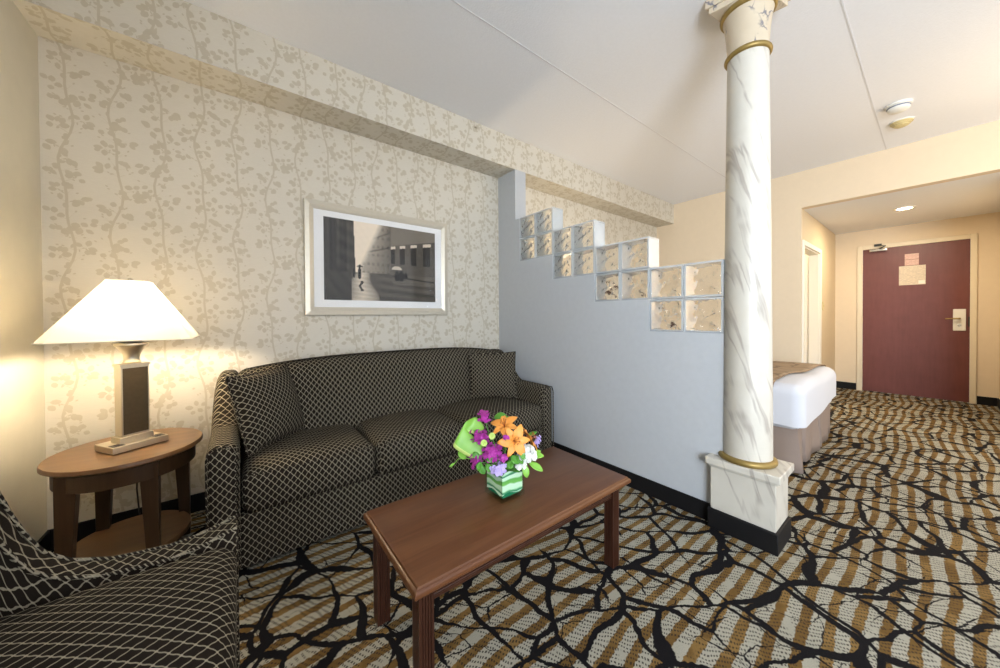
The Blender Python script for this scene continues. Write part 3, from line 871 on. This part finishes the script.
for x0,x1,y0,y1 in ((lx0+.01,lx1-.01,ly0+.008,ly0+.026),(lx0+.01,lx1-.01,ly1-.026,ly1-.008),(lx0+.008,lx0+.026,ly0+.01,ly1-.01),(lx1-.026,lx1-.008,ly0+.01,ly1-.01)):
    b.box(x0,x1,y0,y1,ztop-.062,ztop)
    b.box(x0-.002,x1+.002,y0-.002,y1+.002,ztop-.052,ztop-.044)
part(b, 'apron', M['wood'], CT, bevel=.002)
for x in (lx0, lx1-ls):
    for y in (ly0, ly1-ls):
        b = MB(); P = []; n = 4
        cxm, cym = x+ls/2, y+ls/2
        for k in range(4):
            a = k*PI/2; ca, sa = math.cos(a), math.sin(a)
            pts = [(-ls/2, -ls/2)]
            for i in range(4):
                u0 = -ls/2+.006+i*(ls-.012)/4; u1 = u0+(ls-.012)/4
                pts += [(u0+.002, -ls/2), ((u0+u1)/2-.002, -ls/2+.0035), ((u0+u1)/2+.002, -ls/2+.0035), (u1-.002, -ls/2)]
            P += [(cxm+p[0]*ca-p[1]*sa, cym+p[0]*sa+p[1]*ca) for p in pts]
        b.prism(P, 0, ztop); part(b, 'leg', M['wood'], CT, smooth=0)

# ------------------------------------------------------------------ side table
STc = Vector((-.392, 2.190, 0)); SZ = .53
ST = thing('side_table', 'oval brown wooden side table with lower shelf between the sofa and left wall', 'side table', tuple(STc))
ra, rb = .243, .262
def ell(r, z): return (r, z)
b = MB(); b.lathe([(.97*1,SZ-.022),(1.0,SZ-.016),(1.0,SZ-.006),(.985,SZ),(0,SZ)], (STc.x,STc.y,0), 72, sx=ra, sy=rb); part(b, 'tabletop', M['sidewood_top'], ST)
b = MB(); b.lathe([(.86,SZ-.095),(.885,SZ-.095),(.885,SZ-.022),(.86,SZ-.022)], (STc.x,STc.y,0), 72, sx=ra, sy=rb); part(b, 'apron', M['sidewood'], ST)
b = MB(); b.lathe([(.0,.105),(.80,.105),(.81,.112),(.81,.122),(.80,.128),(0,.128)], (STc.x,STc.y,0), 72, sx=ra, sy=rb); part(b, 'shelf', M['sidewood_top'], ST)
for lx, ly in ((-.535,2.035),(-.300,2.010),(-.505,2.350),(-.235,2.330)):
    b = MB(); sx_ = 1 if lx > STc.x else -1; sy_ = 1 if ly > STc.y else -1
    w0, w1 = .054, .034; q = []
    for z, w in ((0, w1), (SZ-.11, w0), (SZ-.022, w0)):
        ax_, ay_ = lx+sx_*.024, ly+sy_*.024
        q.append([b.vert(p) for p in ((min(ax_,ax_-sx_*w),min(ay_,ay_-sy_*w),z),(max(ax_,ax_-sx_*w),min(ay_,ay_-sy_*w),z),(max(ax_,ax_-sx_*w),max(ay_,ay_-sy_*w),z),(min(ax_,ax_-sx_*w),max(ay_,ay_-sy_*w),z))])
    for r0, r1 in zip(q, q[1:]):
        for k in range(4): b.face((r0[k], r0[(k+1)%4], r1[(k+1)%4], r1[k]))
    b.face(q[-1]); b.face(list(reversed(q[0])))
    part(b, 'leg', M['sidewood'], ST, smooth=0, bevel=.002)

# ------------------------------------------------------------------ lamp
LP = Vector((-.383, 2.190, SZ)); an = math.radians(33)
e1 = Vector((math.cos(an), math.sin(an), 0)); e2 = Vector((-math.sin(an), math.cos(an), 0))
def TL(p): return LP+e1*p.x+e2*p.y+Vector((0,0,p.z))
LM = thing('table_lamp', 'lit brushed-metal table lamp with a wide cream pyramid shade on the side table', 'table lamp', tuple(LP))
b = MB(); b.box(-.092, .092, -.070, .070, .003, .030, T=TL); bs = part(b, 'lamp_base', M['nickel'], LM, bevel=.002)
for x in (-.068, .068):
    b = MB(); b.box(x-.018, x+.018, -.062, -.020, .030, .0312, T=TL); b.box(x-.006, x+.006, -.052, -.030, .0312, .033, T=TL); part(b, 'outlet', M['darkplastic'], bs, 'dark power outlet in the lamp base')
b = MB(); b.box(-.056, .056, -.036, .036, .030, .056, T=TL); part(b, 'plinth', M['nickel'], LM, bevel=.002)
b = MB(); b.box(-.046, .046, -.027, .027, .056, .362, T=TL); part(b, 'post', M['nickel'], LM, bevel=.002)
for s in (-1, 1):
    b = MB(); b.box(-.041, .041, s*.0275-.0006, s*.0275+.0006, .064, .352, T=TL); part(b, 'post_inlay', M['bronze'], LM, 'dark bronze inset panel')
b = MB(); b.box(-.050, .050, -.031, .031, .360, .370, T=TL); b.lathe([(.028,.370),(.030,.378),(.026,.384),(.026,.394),(.028,.412),(.036,.430),(.048,.446),(.054,.452),(.054,.460),(.032,.465),(.078,.474),(.080,.478),(.0,.480)], (0,0,0), 40, T=TL)
part(b, 'neck', M['nickel'], LM)
b = MB(); b.tube([TL(Vector((0,0,.478))), TL(Vector((0,0,.55)))], .012, 12); part(b, 'socket', M['nickel'], LM)
zb, zt = 1.008-SZ, 1.264-SZ
HB, HT, CC = .213, .063, .030
def octo(h, c): return [(-h+c,-h),(h-c,-h),(h,-h+c),(h,h-c),(h-c,h),(-h+c,h),(-h,h-c),(-h,-h+c)]
b = MB(); q0 = [b.vert(LP+Vector((x,y,zb))) for x,y in octo(HB,CC)]; qa = [b.vert(LP+Vector((x,y,zb+.009))) for x,y in octo(HB-.003,CC)]; q1 = [b.vert(LP+Vector((x,y,zt))) for x,y in octo(HT,.014)]
for A_, B_ in ((q0, qa), (qa, q1)):
    for k in range(8): b.face((A_[k], A_[(k+1)%8], B_[(k+1)%8], B_[k]))
sh = part(b, 'lamp_shade', M['shade'], LM, smooth=0)
for zz_, hh_, cc_ in ((zb+.001, HB+.001, CC), (zt, HT+.001, .014)):
    b = MB(); b.tube([LP+Vector((x,y,zz_)) for x, y in octo(hh_,cc_)], .0027, 6, closed=True); part(b, 'shade_trim', M['white'], sh)
b = MB(); b.tube([LP+Vector((0,-.03,.55)), LP+Vector((0,-.045,.62)), LP+Vector((0,-.03,.70)), LP+Vector((0,0,zt)), LP+Vector((0,.03,.70)), LP+Vector((0,.045,.62)), LP+Vector((0,.03,.55))], .002, 6)
for a in range(4): b.tube([LP+Vector((0,0,zt)), LP+Vector((HT*math.cos(a*PI/2),HT*math.sin(a*PI/2),zt))], .0015, 6)
part(b, 'harp', M['chrome'], LM)
b = MB(); b.lathe([(.0,-.002),(.010,0),(.011,.006),(.007,.012),(0,.015)], tuple(LP+Vector((0,0,zt))), 16); part(b, 'finial', M['chrome'], LM)
b = MB(); b.lathe([(.012,.55),(.014,.565),(.028,.60),(.030,.62),(.022,.642),(0,.65)], tuple(LP), 20); part(b, 'light_bulb', M['bulb'], LM)
b = MB(); b.tube([(-.385,2.46,.46),(-.39,2.462,.42),(-.40,2.50,.36),(-.425,2.515,.33),(-.43,2.52,.22),(-.425,2.525,.12),(-.42,2.53,.05),(-.37,2.53,.012),(-.25,2.50,.008),(-.14,2.52,.008)], .0035, 8)
part(b, 'power_cord', M['darkplastic'], LM, 'black power cord hanging behind the table')

# ------------------------------------------------------------------ framed picture
fx0, fx1, fz0, fz1 = .342, 1.408, 1.113, 1.888
FP = thing('framed_picture', 'framed black and white rainy street photograph with wide white mat on the wallpaper', 'picture', (.875, YW, 1.5))
fwid = .056
b = MB(); rows = []
for ins, dep in ((0, .002), (0, .020), (.003, .024), (.030, .028), (fwid-.006, .020), (fwid, .017), (fwid, .004)):
    rows.append([b.vert(p) for p in ((fx0+ins,YW-dep,fz0+ins),(fx1-ins,YW-dep,fz0+ins),(fx1-ins,YW-dep,fz1-ins),(fx0+ins,YW-dep,fz1-ins))])
for r0, r1 in zip(rows, rows[1:]):
    for k in range(4): b.face((r0[k], r0[(k+1)%4], r1[(k+1)%4], r1[k]))
part(b, 'frame', M['champagne'], FP, smooth=0)
b = MB(); b.box(fx0+fwid-.004,fx1-fwid+.004,YW-.014,YW-.004,fz0+fwid-.004,fz1-fwid+.004); part(b, 'mat_board', M['mat'], FP)
ix0, ix1, iz0, iz1 = .458, 1.294, 1.220, 1.790
b = MB(); b.c = []
def art(u, v):
    u = (-.803+math.sqrt(.803**2+4*.197*u))/(2*.197)      # the lens-side half of the street is drawn slightly wider
    rn = math.sin(u*91+v*47)*.5+math.sin(u*33-v*71)*.5
    # horizon / ground
    g = .26 + .06*v
    skyL, skyR = .272+.022*(1-v), (.305+.185*((v-.42)/.58)**.9 if v > .42 else .305)
    if v > .36:
        if u < skyL: g = .10+.025*math.sin(u*60)+.02*math.sin(u*140+2)+.30*max(0,(u-.17)); g *= .75+.45*v; g += .03*math.sin(v*38+u*20)*(u > .12)
        elif u < skyR+.0: g = .93
        elif u < .60:   # receding pale facades
            d = (u-skyR)/(.60-skyR); g = .62-.36*d
            if (int(u*46) % 2 == 0) and (int(v*26) % 3 == 0): g *= .78
            if abs(v-(.62+.10*d)) < .012: g *= .65
            if abs(v-(.80+.12*d)) < .012: g *= .7
            e = abs(u-skyR); g = g*min(1, e/.05)+.9*(1-min(1, e/.05)) if e < .05 else g
        else:
            d = (u-.60)/.40; g = .24-.06*d
            if v > .74+.13*d: g = .34
            if .50 < v < .73+.12*d:
                ph = ((u-.60)/(.075+.03*d)) % 1
                if ph < .48: g = .07
                if v > .695+.11*d and ph < .55: g = .78
        lo = .36
    else:
        d = abs(u-.345-.012*math.sin(v*20)); g = .17+.12*v
        w = .06+.10*(1-v/.36)
        if d < w: g += (.66-.12*abs(math.sin(v*60+u*9)))*(1-d/w)**.5
        if u > .5: g = .13+.08*math.sin(v*30+u*4)**2+.10*max(0, .3-abs(v-.30))
        if u > .62 and v > .22: g = .24
        if u > .62 and abs(v-(.34-.16*(u-.6))) < .008: g = .04
        if u < .25: g = .10+.06*v+.02*math.sin(u*50+v*30)+.25*max(0, u-.2)
    # figures
    def fig(cx, base, h, w):
        nonlocal g
        if base < v < base+h:
            t = (v-base)/h; ww = w*(.5+.5*math.sin(PI*min(1, t*1.1)))
            if abs(u-cx) < ww: g = .035
    fig(.322, .27, .165, .016); fig(.272, .29, .12, .010); fig(.655, .27, .14, .022); fig(.695, .27, .15, .026); fig(.735, .30, .10, .014)
    if .43 < v < .455 and abs(u-.325) < .030*(1-(v-.43)/.03): g = .06
    if .43 < v < .475 and abs(u-.655) < .045*math.sqrt(max(0,1-((v-.43)/.045)**2)): g = .72
    if .12 < v < .25 and abs(u-.335-.01*math.sin(v*60)) < .012: g = .12
    g = max(.02, min(.95, g+.012*rn))
    return (g*1.03, g*.93, g*.80)
NU, NV = 190, 130
q = [[b.vert((ix0+(ix1-ix0)*i/NU, YW-.0146, iz0+(iz1-iz0)*j/NV)) for j in range(NV+1)] for i in range(NU+1)]
for i in range(NU+1):
    for j in range(NV+1):
        c = art(i/NU, j/NV); b.c.append(tuple(.85*x**1.5 for x in c))
for i in range(NU):
    for j in range(NV): b.face((q[i][j], q[i+1][j], q[i+1][j+1], q[i][j+1]))
part(b, 'photo_print', M['print'], FP, 'brown-toned photograph of a wet street', smooth=0)
b = MB(); b.box(fx0+fwid,fx1-fwid,YW-.0170,YW-.0160,fz0+fwid,fz1-fwid); part(b, 'glazing', M['pane'], FP, smooth=0)

# ------------------------------------------------------------------ bed
BD = thing('bed', 'bed with pleated taupe skirt standing beyond the marble column', 'bed', (3.62, 1.52, 0))
bx0, bx1, by0, by1 = 2.99, 4.19, .555, 2.46
b = MB(); b.rbox(((bx0+bx1)/2, (by0+by1)/2, .42), ((bx1-bx0)/2, (by1-by0)/2, .125), .06, (6,8,3)); part(b, 'mattress', M['duvet'], BD)
def skirt_path():
    P = []
    def seg(a, b_, n, nx, ny):
        for i in range(n):
            t = i/n; P.append((a[0]+(b_[0]-a[0])*t, a[1]+(b_[1]-a[1])*t, nx, ny))
    seg((bx0, by1), (bx0, by0), 60, -1, 0); seg((bx0, by0), (bx1, by0), 42, 0, -1); seg((bx1, by0), (bx1, by1), 30, 1, 0)
    return P
b = MB(); bx0 += .035; by0 += .035; bx1 += .09; P = skirt_path(); bx0 -= .035; by0 -= .035; bx1 -= .09; rows = []
for i, (x, y, nx, ny) in enumerate(P):
    col_ = []
    for j in range(7):
        t = j/6; f = (1-t)
        w = .010*math.sin(i*.55)+.008*math.sin(i*.23+1)
        # box pleat flaring open at the foot corners
        o = f*(w+.012)
        if 56 <= i <= 66: o += f*.012
        if i in (66, 67, 68, 83, 84): o -= f*.10+.01
        col_.append(b.vert((x+nx*o-.004*nx, y+ny*o, .012+.39*t)))
    rows.append(col_)
for a, c in zip(rows, rows[1:]):
    for j in range(6): b.face((a[j], c[j], c[j+1], a[j+1]))
part(b, 'bed_skirt', M['skirt'], BD, smooth=60, solid=.006)
b = MB(); b.box(bx0+.04, bx1-.04, by0+.05, by1, .03, .295); part(b, 'box_spring', M['skirt'], BD)
b = MB(); b.rbox(((bx0+bx1)/2, YW-.055, .70), (.68, .035, .50), .02, (4,1,4)); part(b, 'headboard', M['wood'], BD)
def TD(p, w):
    z = p.z
    if w.z > 0: z += .010*math.sin(p.x*9)*math.sin(p.y*7)
    hem = .335+.006*math.sin(p.x*9+p.y*7)
    if w.y < 0: hem += .050*sstep(bx0+.2, bx1, p.x)*min(1, -w.y*1.2)     # hem lifts towards the far foot corner
    z = max(z, hem)
    return Vector((p.x, p.y, z))
b = MB(); b.rbox(((bx0+bx1)/2, (by0+by1)/2-.01, .385), ((bx1-bx0)/2+.022, (by1-by0)/2+.014, .245), .075, (24,30,14), T=TD, K=4)
part(b, 'duvet', M['duvet'], BD, 'white duvet with rounded corners')
b = MB()
def frun(u, v):
    x = bx0-.02+(bx1-bx0+.03)*u; y = .60+.62*v + .10*math.sin(PI*u)*0
    z = .6435
    if u < .04: z -= .10*(1-u/.04)
    return (x, y, z)
NUu, NVv = 40, 14
rows = []
for i in range(NUu+1):
    r = []
    for j in range(NVv+1):
        u, v = i/NUu, j/NVv
        x = bx0-.030+(bx1-bx0+.045)*u; yf = .60+.16*sstep(.55, 1.0, u)*0+.10*(1-u); y = yf+(1.25-yf)*v
        ed = max(0, (bx0+.05)-x, x-(bx1-.05)); z = .6445+.010*math.sin(x*9)*math.sin(y*7) - (.075-math.sqrt(max(0,.075**2-min(.074,ed)**2)))*1.0
        r.append(b.vert((x, y, z)))
    rows.append(r)
for a, c in zip(rows, rows[1:]):
    for j in range(NVv): b.face((a[j], c[j], c[j+1], a[j+1]))
tag(b.build('bed_runner', M['runner'], org=(3.62,.9,.64), solid=.006), 'brown patterned runner lying across the white duvet', 'bed runner')

# ------------------------------------------------------------------ vase and flowers
VC = Vector((.822, 1.040, tz)); vs, vh = .056, .112
VZ = thing('vase', 'square glass vase lined with striped green leaf on the coffee table', 'vase', tuple(VC))
b = MB(); w = .0045
b.box(VC.x-vs, VC.x+vs, VC.y-vs, VC.y+vs, tz+.001, tz+.012)
for x0,x1,y0,y1 in ((-vs,vs,-vs,-vs+w),(-vs,vs,vs-w,vs),(-vs,-vs+w,-vs+w,vs-w),(vs-w,vs,-vs+w,vs-w)): b.box(VC.x+x0,VC.x+x1,VC.y+y0,VC.y+y1,tz+.012,tz+vh)
part(b, 'glass_body', M['vaseglass'], VZ, smooth=0)
b = MB(); v2 = vs-w-.002
P = []
for k in range(4):
    a0 = (-v2,-v2),(v2,-v2),(v2,v2),(-v2,v2)
    p, q_ = a0[k], a0[(k+1)%4]
    for t in range(6): P.append((VC.x+p[0]+(q_[0]-p[0])*t/6, VC.y+p[1]+(q_[1]-p[1])*t/6))
r0 = [b.vert((x,y,tz+.024+.006*math.sin(i))) for i,(x,y) in enumerate(P)]; r1 = [b.vert((x,y,tz+vh-.012+.010*math.sin(i*.9))) for i,(x,y) in enumerate(P)]
for k in range(24): b.face((r0[k], r0[(k+1)%24], r1[(k+1)%24], r1[k]))
part(b, 'leaf_lining', M['wrapleaf'], VZ, 'green and white striped leaf wrapped inside', solid=.001, smooth=0)
b = MB(); b.box(VC.x-v2+.004, VC.x+v2-.004, VC.y-v2+.004, VC.y+v2-.004, tz+.0125, tz+.03); part(b, 'water', plain('green_water', (.02,.20,.10), .1), VZ)
b = MB(); b.box(VC.x-v2+.006, VC.x+v2-.006, VC.y-v2+.006, VC.y+v2-.006, tz+.03, tz+vh-.015); part(b, 'floral_foam', M['leaf'], VZ, smooth=0)

rnd = random.Random(11)
def at(px, py, back=0.0):   # point of the bouquet that shows at (px, py), 'back' metres behind the vase centre
    r = F + R2*((px-500)/336.66) + U2*((319.65-py)/336.66)
    n = Vector((VC.x, VC.y, 0)).normalized(); t = ((VC.x*n.x+VC.y*n.y)+back)/(r.x*n.x+r.y*n.y)
    return Vector((0,0,H))+r*t
def frame(d):
    d = d.normalized(); a = d.orthogonal().normalized(); return a, d.cross(a), d
def petal(b, base, direction, upv, L, W, curl=.3, cup=.2, m=0, nu=7, nv=4, tipw=.15):
    d = direction.normalized(); s = d.cross(upv).normalized(); n = s.cross(d).normalized()
    rows = []
    for i in range(nu+1):
        t = i/nu; w = W*(math.sin(PI*min(1, t*.93+.04))**.75)
        c = base + d*(L*t*(1-.12*curl*t)) - n*(curl*L*t*t) + n*(.35*L*math.sin(PI*t*.5)*.4)
        rows.append([b.vert(c+s*(w*(j/nv*2-1))+n*(cup*w*abs(j/nv*2-1)**2)) for j in range(nv+1)])
    for A_, B_ in zip(rows, rows[1:]):
        for j in range(nv): b.face((A_[j], B_[j], B_[j+1], A_[j+1]), m)
BASE = VC+Vector((0,0,.095))
def stem_into(t, p, r=.0016):
    q = BASE+Vector((max(-.035,min(.035,(p.x-BASE.x)*.3)), max(-.035,min(.035,(p.y-BASE.y)*.3)), .0))
    mid = (p+q)/2+Vector((0,0,.01)); b = MB(); b.tube([p, mid, q], r, 6); part(b, 'stem', M['leaf'], t)
def lily(px, py, back, face, L, label):
    p = at(px, py, back); face = Vector(face).normalized()
    t = thing('lily', label, 'flower', tuple(p), None)
    a, c, d = frame(face)
    for k in range(6):
        b = MB(); an_ = k*PI/3+.2; out = a*math.cos(an_)+c*math.sin(an_)
        petal(b, p, out*1.0+d*.55, d, L*(1 if k % 2 else .93), L*(.30 if k % 2 else .22), curl=.55, cup=.25)
        part(b, 'petal', M['orange'], t, smooth=80, solid=.0008)
    b = MB()
    for k in range(6):
        an_ = k*PI/3; e = p+d*L*.55+(a*math.cos(an_)+c*math.sin(an_))*L*.18
        b.tube([p, (p+e)/2+d*.004, e], .0008, 5); b.tube([e-a*.004, e+a*.004], .0016, 5)
    part(b, 'stamens', M['orange_dark'], t); stem_into(t, p)
lily(514, 441, -.045, (-.35,-.80,.30), .066, 'large open orange lily facing forward at the front of the bouquet')
lily(505, 427, .0, (-.5,-.3,.9), .062, 'orange lily facing up at the top centre of the bouquet')
lily(527, 440, .0, (.75,-.35,.45), .064, 'deep orange lily turned right beside the white hydrangea')
def blossom(b, p, r, n=5, m=0):
    r *= .72
    d = (p-BASE); d.normalize(); d = (d+Vector((rnd.uniform(-.5,.5),rnd.uniform(-.7,.1),rnd.uniform(-.2,.4)))).normalized(); a, c, d = frame(d)
    for k in range(n):
        an_ = k*2*PI/n+rnd.random(); out = a*math.cos(an_)+c*math.sin(an_)
        petal(b, p, out+d*.35, d, r, r*.48, curl=.3, cup=.2, nu=4, nv=2, m=m)
def cluster(px, py, back, R, n, r, mat, label, name, cat='flower', group=None, spike=None):
    p = at(px, py, back); t = thing(name, label, cat, tuple(p), group)
    b = MB()
    for k in range(int(n*2.2)):
        if spike: o = Vector((rnd.uniform(-1,1)*R, rnd.uniform(-1,1)*R, rnd.uniform(-1,1)*spike))
        else:
            z = rnd.uniform(-.3, 1); th = rnd.uniform(0, 2*PI); q_ = math.sqrt(max(0, 1-z*z)); o = Vector((q_*math.cos(th), q_*math.sin(th), z))*R
        blossom(b, p+o, r)
    b.lathe([(0,-1),(.5,-.85),(.85,-.5),(1,0),(.85,.5),(.5,.85),(0,1)], (0,0,0), 12, T=lambda q: p+Vector((q.x*R*.8, q.y*R*.8, q.z*(spike or R)*.8)))
    part(b, 'blossoms', mat, t, smooth=80); stem_into(t, p)
G = 'magenta stock flowers in the vase'
cluster(484, 417, .01, .016, 16, .013, M['magenta'], 'magenta stock sprig standing highest at the top of the bouquet', 'stock_flower', group=G, spike=.024)
cluster(480, 437, -.02, .027, 26, .014, M['magenta'], 'magenta flower cluster beside the two lime green buttons', 'stock_flower', group=G, spike=.020)
cluster(492, 452, -.04, .028, 34, .014, M['magenta'], 'deep magenta cluster low in the middle beneath the lilies', 'stock_flower', group=G, spike=.026)
cluster(476, 461, -.02, .020, 22, .013, M['magenta'], 'purple sprig hanging low at the left edge of the bouquet', 'stock_flower', group=G, spike=.022)
cluster(504, 458, -.06, .012, 9, .012, M['magenta'], 'single pink-magenta bloom just above the lavender flowers', 'stock_flower', group=G, spike=.010)
cluster(506, 438, -.07, .008, 5, .010, M['magenta'], 'tiny magenta bud in front of the orange lily', 'stock_flower', group=G, spike=.006)
cluster(498, 469, -.06, .020, 22, .013, M['lavender'], 'pale lavender cluster spilling over the vase rim', 'lavender_flower', group='lavender sprigs', spike=.014)
cluster(537, 441, .01, .010, 12, .011, M['lavender'], 'pale lavender sprig sticking out at the right of the bouquet', 'lavender_flower', group='lavender sprigs', spike=.018)
cluster(527, 455, -.03, .034, 60, .013, M['white_petal'], 'round white hydrangea head at the right of the bouquet', 'hydrangea')
cluster(521, 466, -.045, .016, 14, .014, M['white_petal'], 'small white blooms drooping beneath the hydrangea', 'hydrangea')
for px_, py_, lb in ((492, 436, 'upper lime green button chrysanthemum'), (484, 443, 'lower lime green button chrysanthemum by the folded leaf')):
    p = at(px_, py_, -.06); t = thing('button_chrysanthemum', lb, 'flower', tuple(p), 'lime green button flowers')
    d = Vector((-.5,-.75,.35)).normalized(); a, c, d = frame(d)
    b = MB()
    for rr, n_, u in ((.0135,16,.15),(.010,12,.5),(.006,8,1.0)):
        for k in range(n_):
            an_ = 2*PI*k/n_+rr*100; petal(b, p, a*math.cos(an_)+c*math.sin(an_)+d*u, d, rr, rr*.25, curl=.1, cup=.2, nu=3, nv=2)
    part(b, 'petals', M['limegreen'], t, smooth=80); stem_into(t, p)
# folded broad leaf
p0 = at(474, 458, -.01); t = thing('folded_leaf', 'broad bright green leaf looped back on itself at the left of the bouquet', 'leaf', tuple(p0))
b = MB(); ctl = [at(482,455,-.01), at(471,447,-.01), at(461,439,-.012), at(459,434,-.005), at(464,429,.008), at(473,425,.012), at(482,432,.02)]
def cr(P, t):
    n = len(P)-1; x = t*n; i = min(int(x), n-1); f = x-i
    g_ = lambda k: P[max(0, min(n, k))]
    a, b_, c, d = g_(i-1), g_(i), g_(i+1), g_(i+2)
    return .5*((2*b_)+(-a+c)*f+(2*a-5*b_+4*c-d)*f*f+(-a+3*b_-3*c+d)*f**3)
NS = 28; rows = []
wdir = (rt*.55+Vector((0,0,.95))+fw*.35).normalized()
for i in range(NS+1):
    tt = i/NS; c = cr(ctl, tt); w_ = .043*math.sin(PI*min(1,.12+tt*.80))**.6
    rows.append([b.vert(c+wdir*w_*(j/6*2-1)+F*(-.004*(1-abs(j/3-1)))) for j in range(7)])
for A_, B_ in zip(rows, rows[1:]):
    for j in range(6): b.face((A_[j], B_[j], B_[j+1], A_[j+1]), 1 if j in (0,) else 0)
part(b, 'leaf_blade', [M['leaf_light'], M['leaf_edge']], t, smooth=80, solid=.001); stem_into(t, ctl[0], .003)
def sprig(pts, leaves, label, mat='leaf', n=1.0):
    P = [at(*q) for q in pts]; t = thing('leafy_sprig', label, 'leaf sprig', tuple(P[0]), 'leafy sprigs in the bouquet')
    b = MB(); b.tube([BASE+(P[0]-BASE)*.2]+P, .0013, 6); part(b, 'stem', M[mat], t)
    for (px_, py_, bk, dx, dy, L_) in leaves:
        p = at(px_, py_, bk); q = at(px_+dx, py_+dy, bk-.01); b = MB(); dd = (q-p)
        petal(b, p, dd, (Vector((0,0,1))-F*.8), dd.length, dd.length*L_, curl=.15, cup=.2); part(b, 'leaf', M[mat], t, smooth=80, solid=.0007)
sprig([(476,460,0),(465,458,0),(458,459,0),(451,468,0)], [(466,458,0,-8,-6,.4),(462,457,0,-4,-5,.4),(455,463,0,-6,4,.15),(471,459,0,2,-9,.3)], 'thin leafy sprig trailing out at the left above the table', 'leaf_light')
sprig([(520,462,-.02),(532,462,-.02),(537,458,-.02)], [(532,456,-.02,12,0,.28),(529,463,-.03,14,8,.24),(524,464,-.05,3,14,.27),(533,455,-.02,8,-4,.3)], 'pointed green leaves fanning out at the lower right of the bouquet', 'leaf_light')
sprig([(512,456,-.03),(514,460,-.05)], [(511,456,-.05,8,8,.4),(513,461,-.05,-6,8,.4),(517,456,-.05,6,8,.35),(507,462,-.05,6,6,.4),(520,452,-.06,5,8,.35)], 'dark green leaves tucked between the lavender and white blooms')
sprig([(483,455,-.02),(480,463,-.03)], [(486,456,-.05,8,6,.4),(481,462,-.04,-3,9,.4),(479,466,-.03,6,8,.4),(486,464,-.05,6,8,.4),(474,452,-.02,4,8,.4)], 'small green leaves among the purple flowers at the left')
sprig([(503,424,.05),(500,417,.06)], [(494,418,.05,12,-3,.30),(500,416,.06,10,5,.28),(527,437,.03,10,-5,.2)], 'dark green leaf tips behind the lilies at the top')
b = MB()

# ------------------------------------------------------------------ lights
def area(name, loc, rot, sx, sy, power, color):
    l = bpy.data.lights.new(name, 'AREA'); l.shape = 'RECTANGLE'; l.size = sx; l.size_y = sy; l.energy = power; l.color = color
    o = bpy.data.objects.new(name, l); o.location = loc; o.rotation_euler = rot; COL.objects.link(o); return o
def point(name, loc, power, color, r=.04):
    l = bpy.data.lights.new(name, 'POINT'); l.energy = power; l.color = color; l.shadow_soft_size = r
    o = bpy.data.objects.new(name, l); o.location = loc; COL.objects.link(o); return o
area('daylight_window', (XL-.10, (WY0+WY1)/2, (WZ0+WZ1)/2), (0, -PI/2, 0), WZ1-WZ0-.1, WY1-WY0-.1, 110, (.78,.88,1.0))
area('hall_downlight', (5.93,.22,ZH-.012), (0,0,0), .11, .11, 13, (1,.84,.60))
area('added_ceiling_fill', (XL-.10, (WY0+WY1)/2, (WZ0+WZ1)/2-.3), (0, -PI/2-math.radians(40), 0), 1.0, WY1-WY0-.1, 45, (.82,.90,1.0))  # added fill lamp in the window opening, tilted up to brighten the ceiling
point('bathroom_light', (6.2,1.9,2.0), 30, (1,.88,.66), .1)
point('bedside_light', (2.55,2.20,1.25), 9, (1,.78,.50), .08)
point('bedroom_light', (3.9,-.9,1.7), 23, (1,.76,.46), .25)
w = bpy.data.worlds.new('world'); scn.world = w; w.use_nodes = True
w.node_tree.nodes['Background'].inputs[0].default_value = (.92,.95,1.0,1); w.node_tree.nodes['Background'].inputs[1].default_value = 1.15

scn.view_settings.view_transform = 'Standard'; scn.view_settings.look = 'None'; scn.view_settings.gamma = 1; scn.view_settings.exposure = .84
scn.view_settings.use_curve_mapping = False
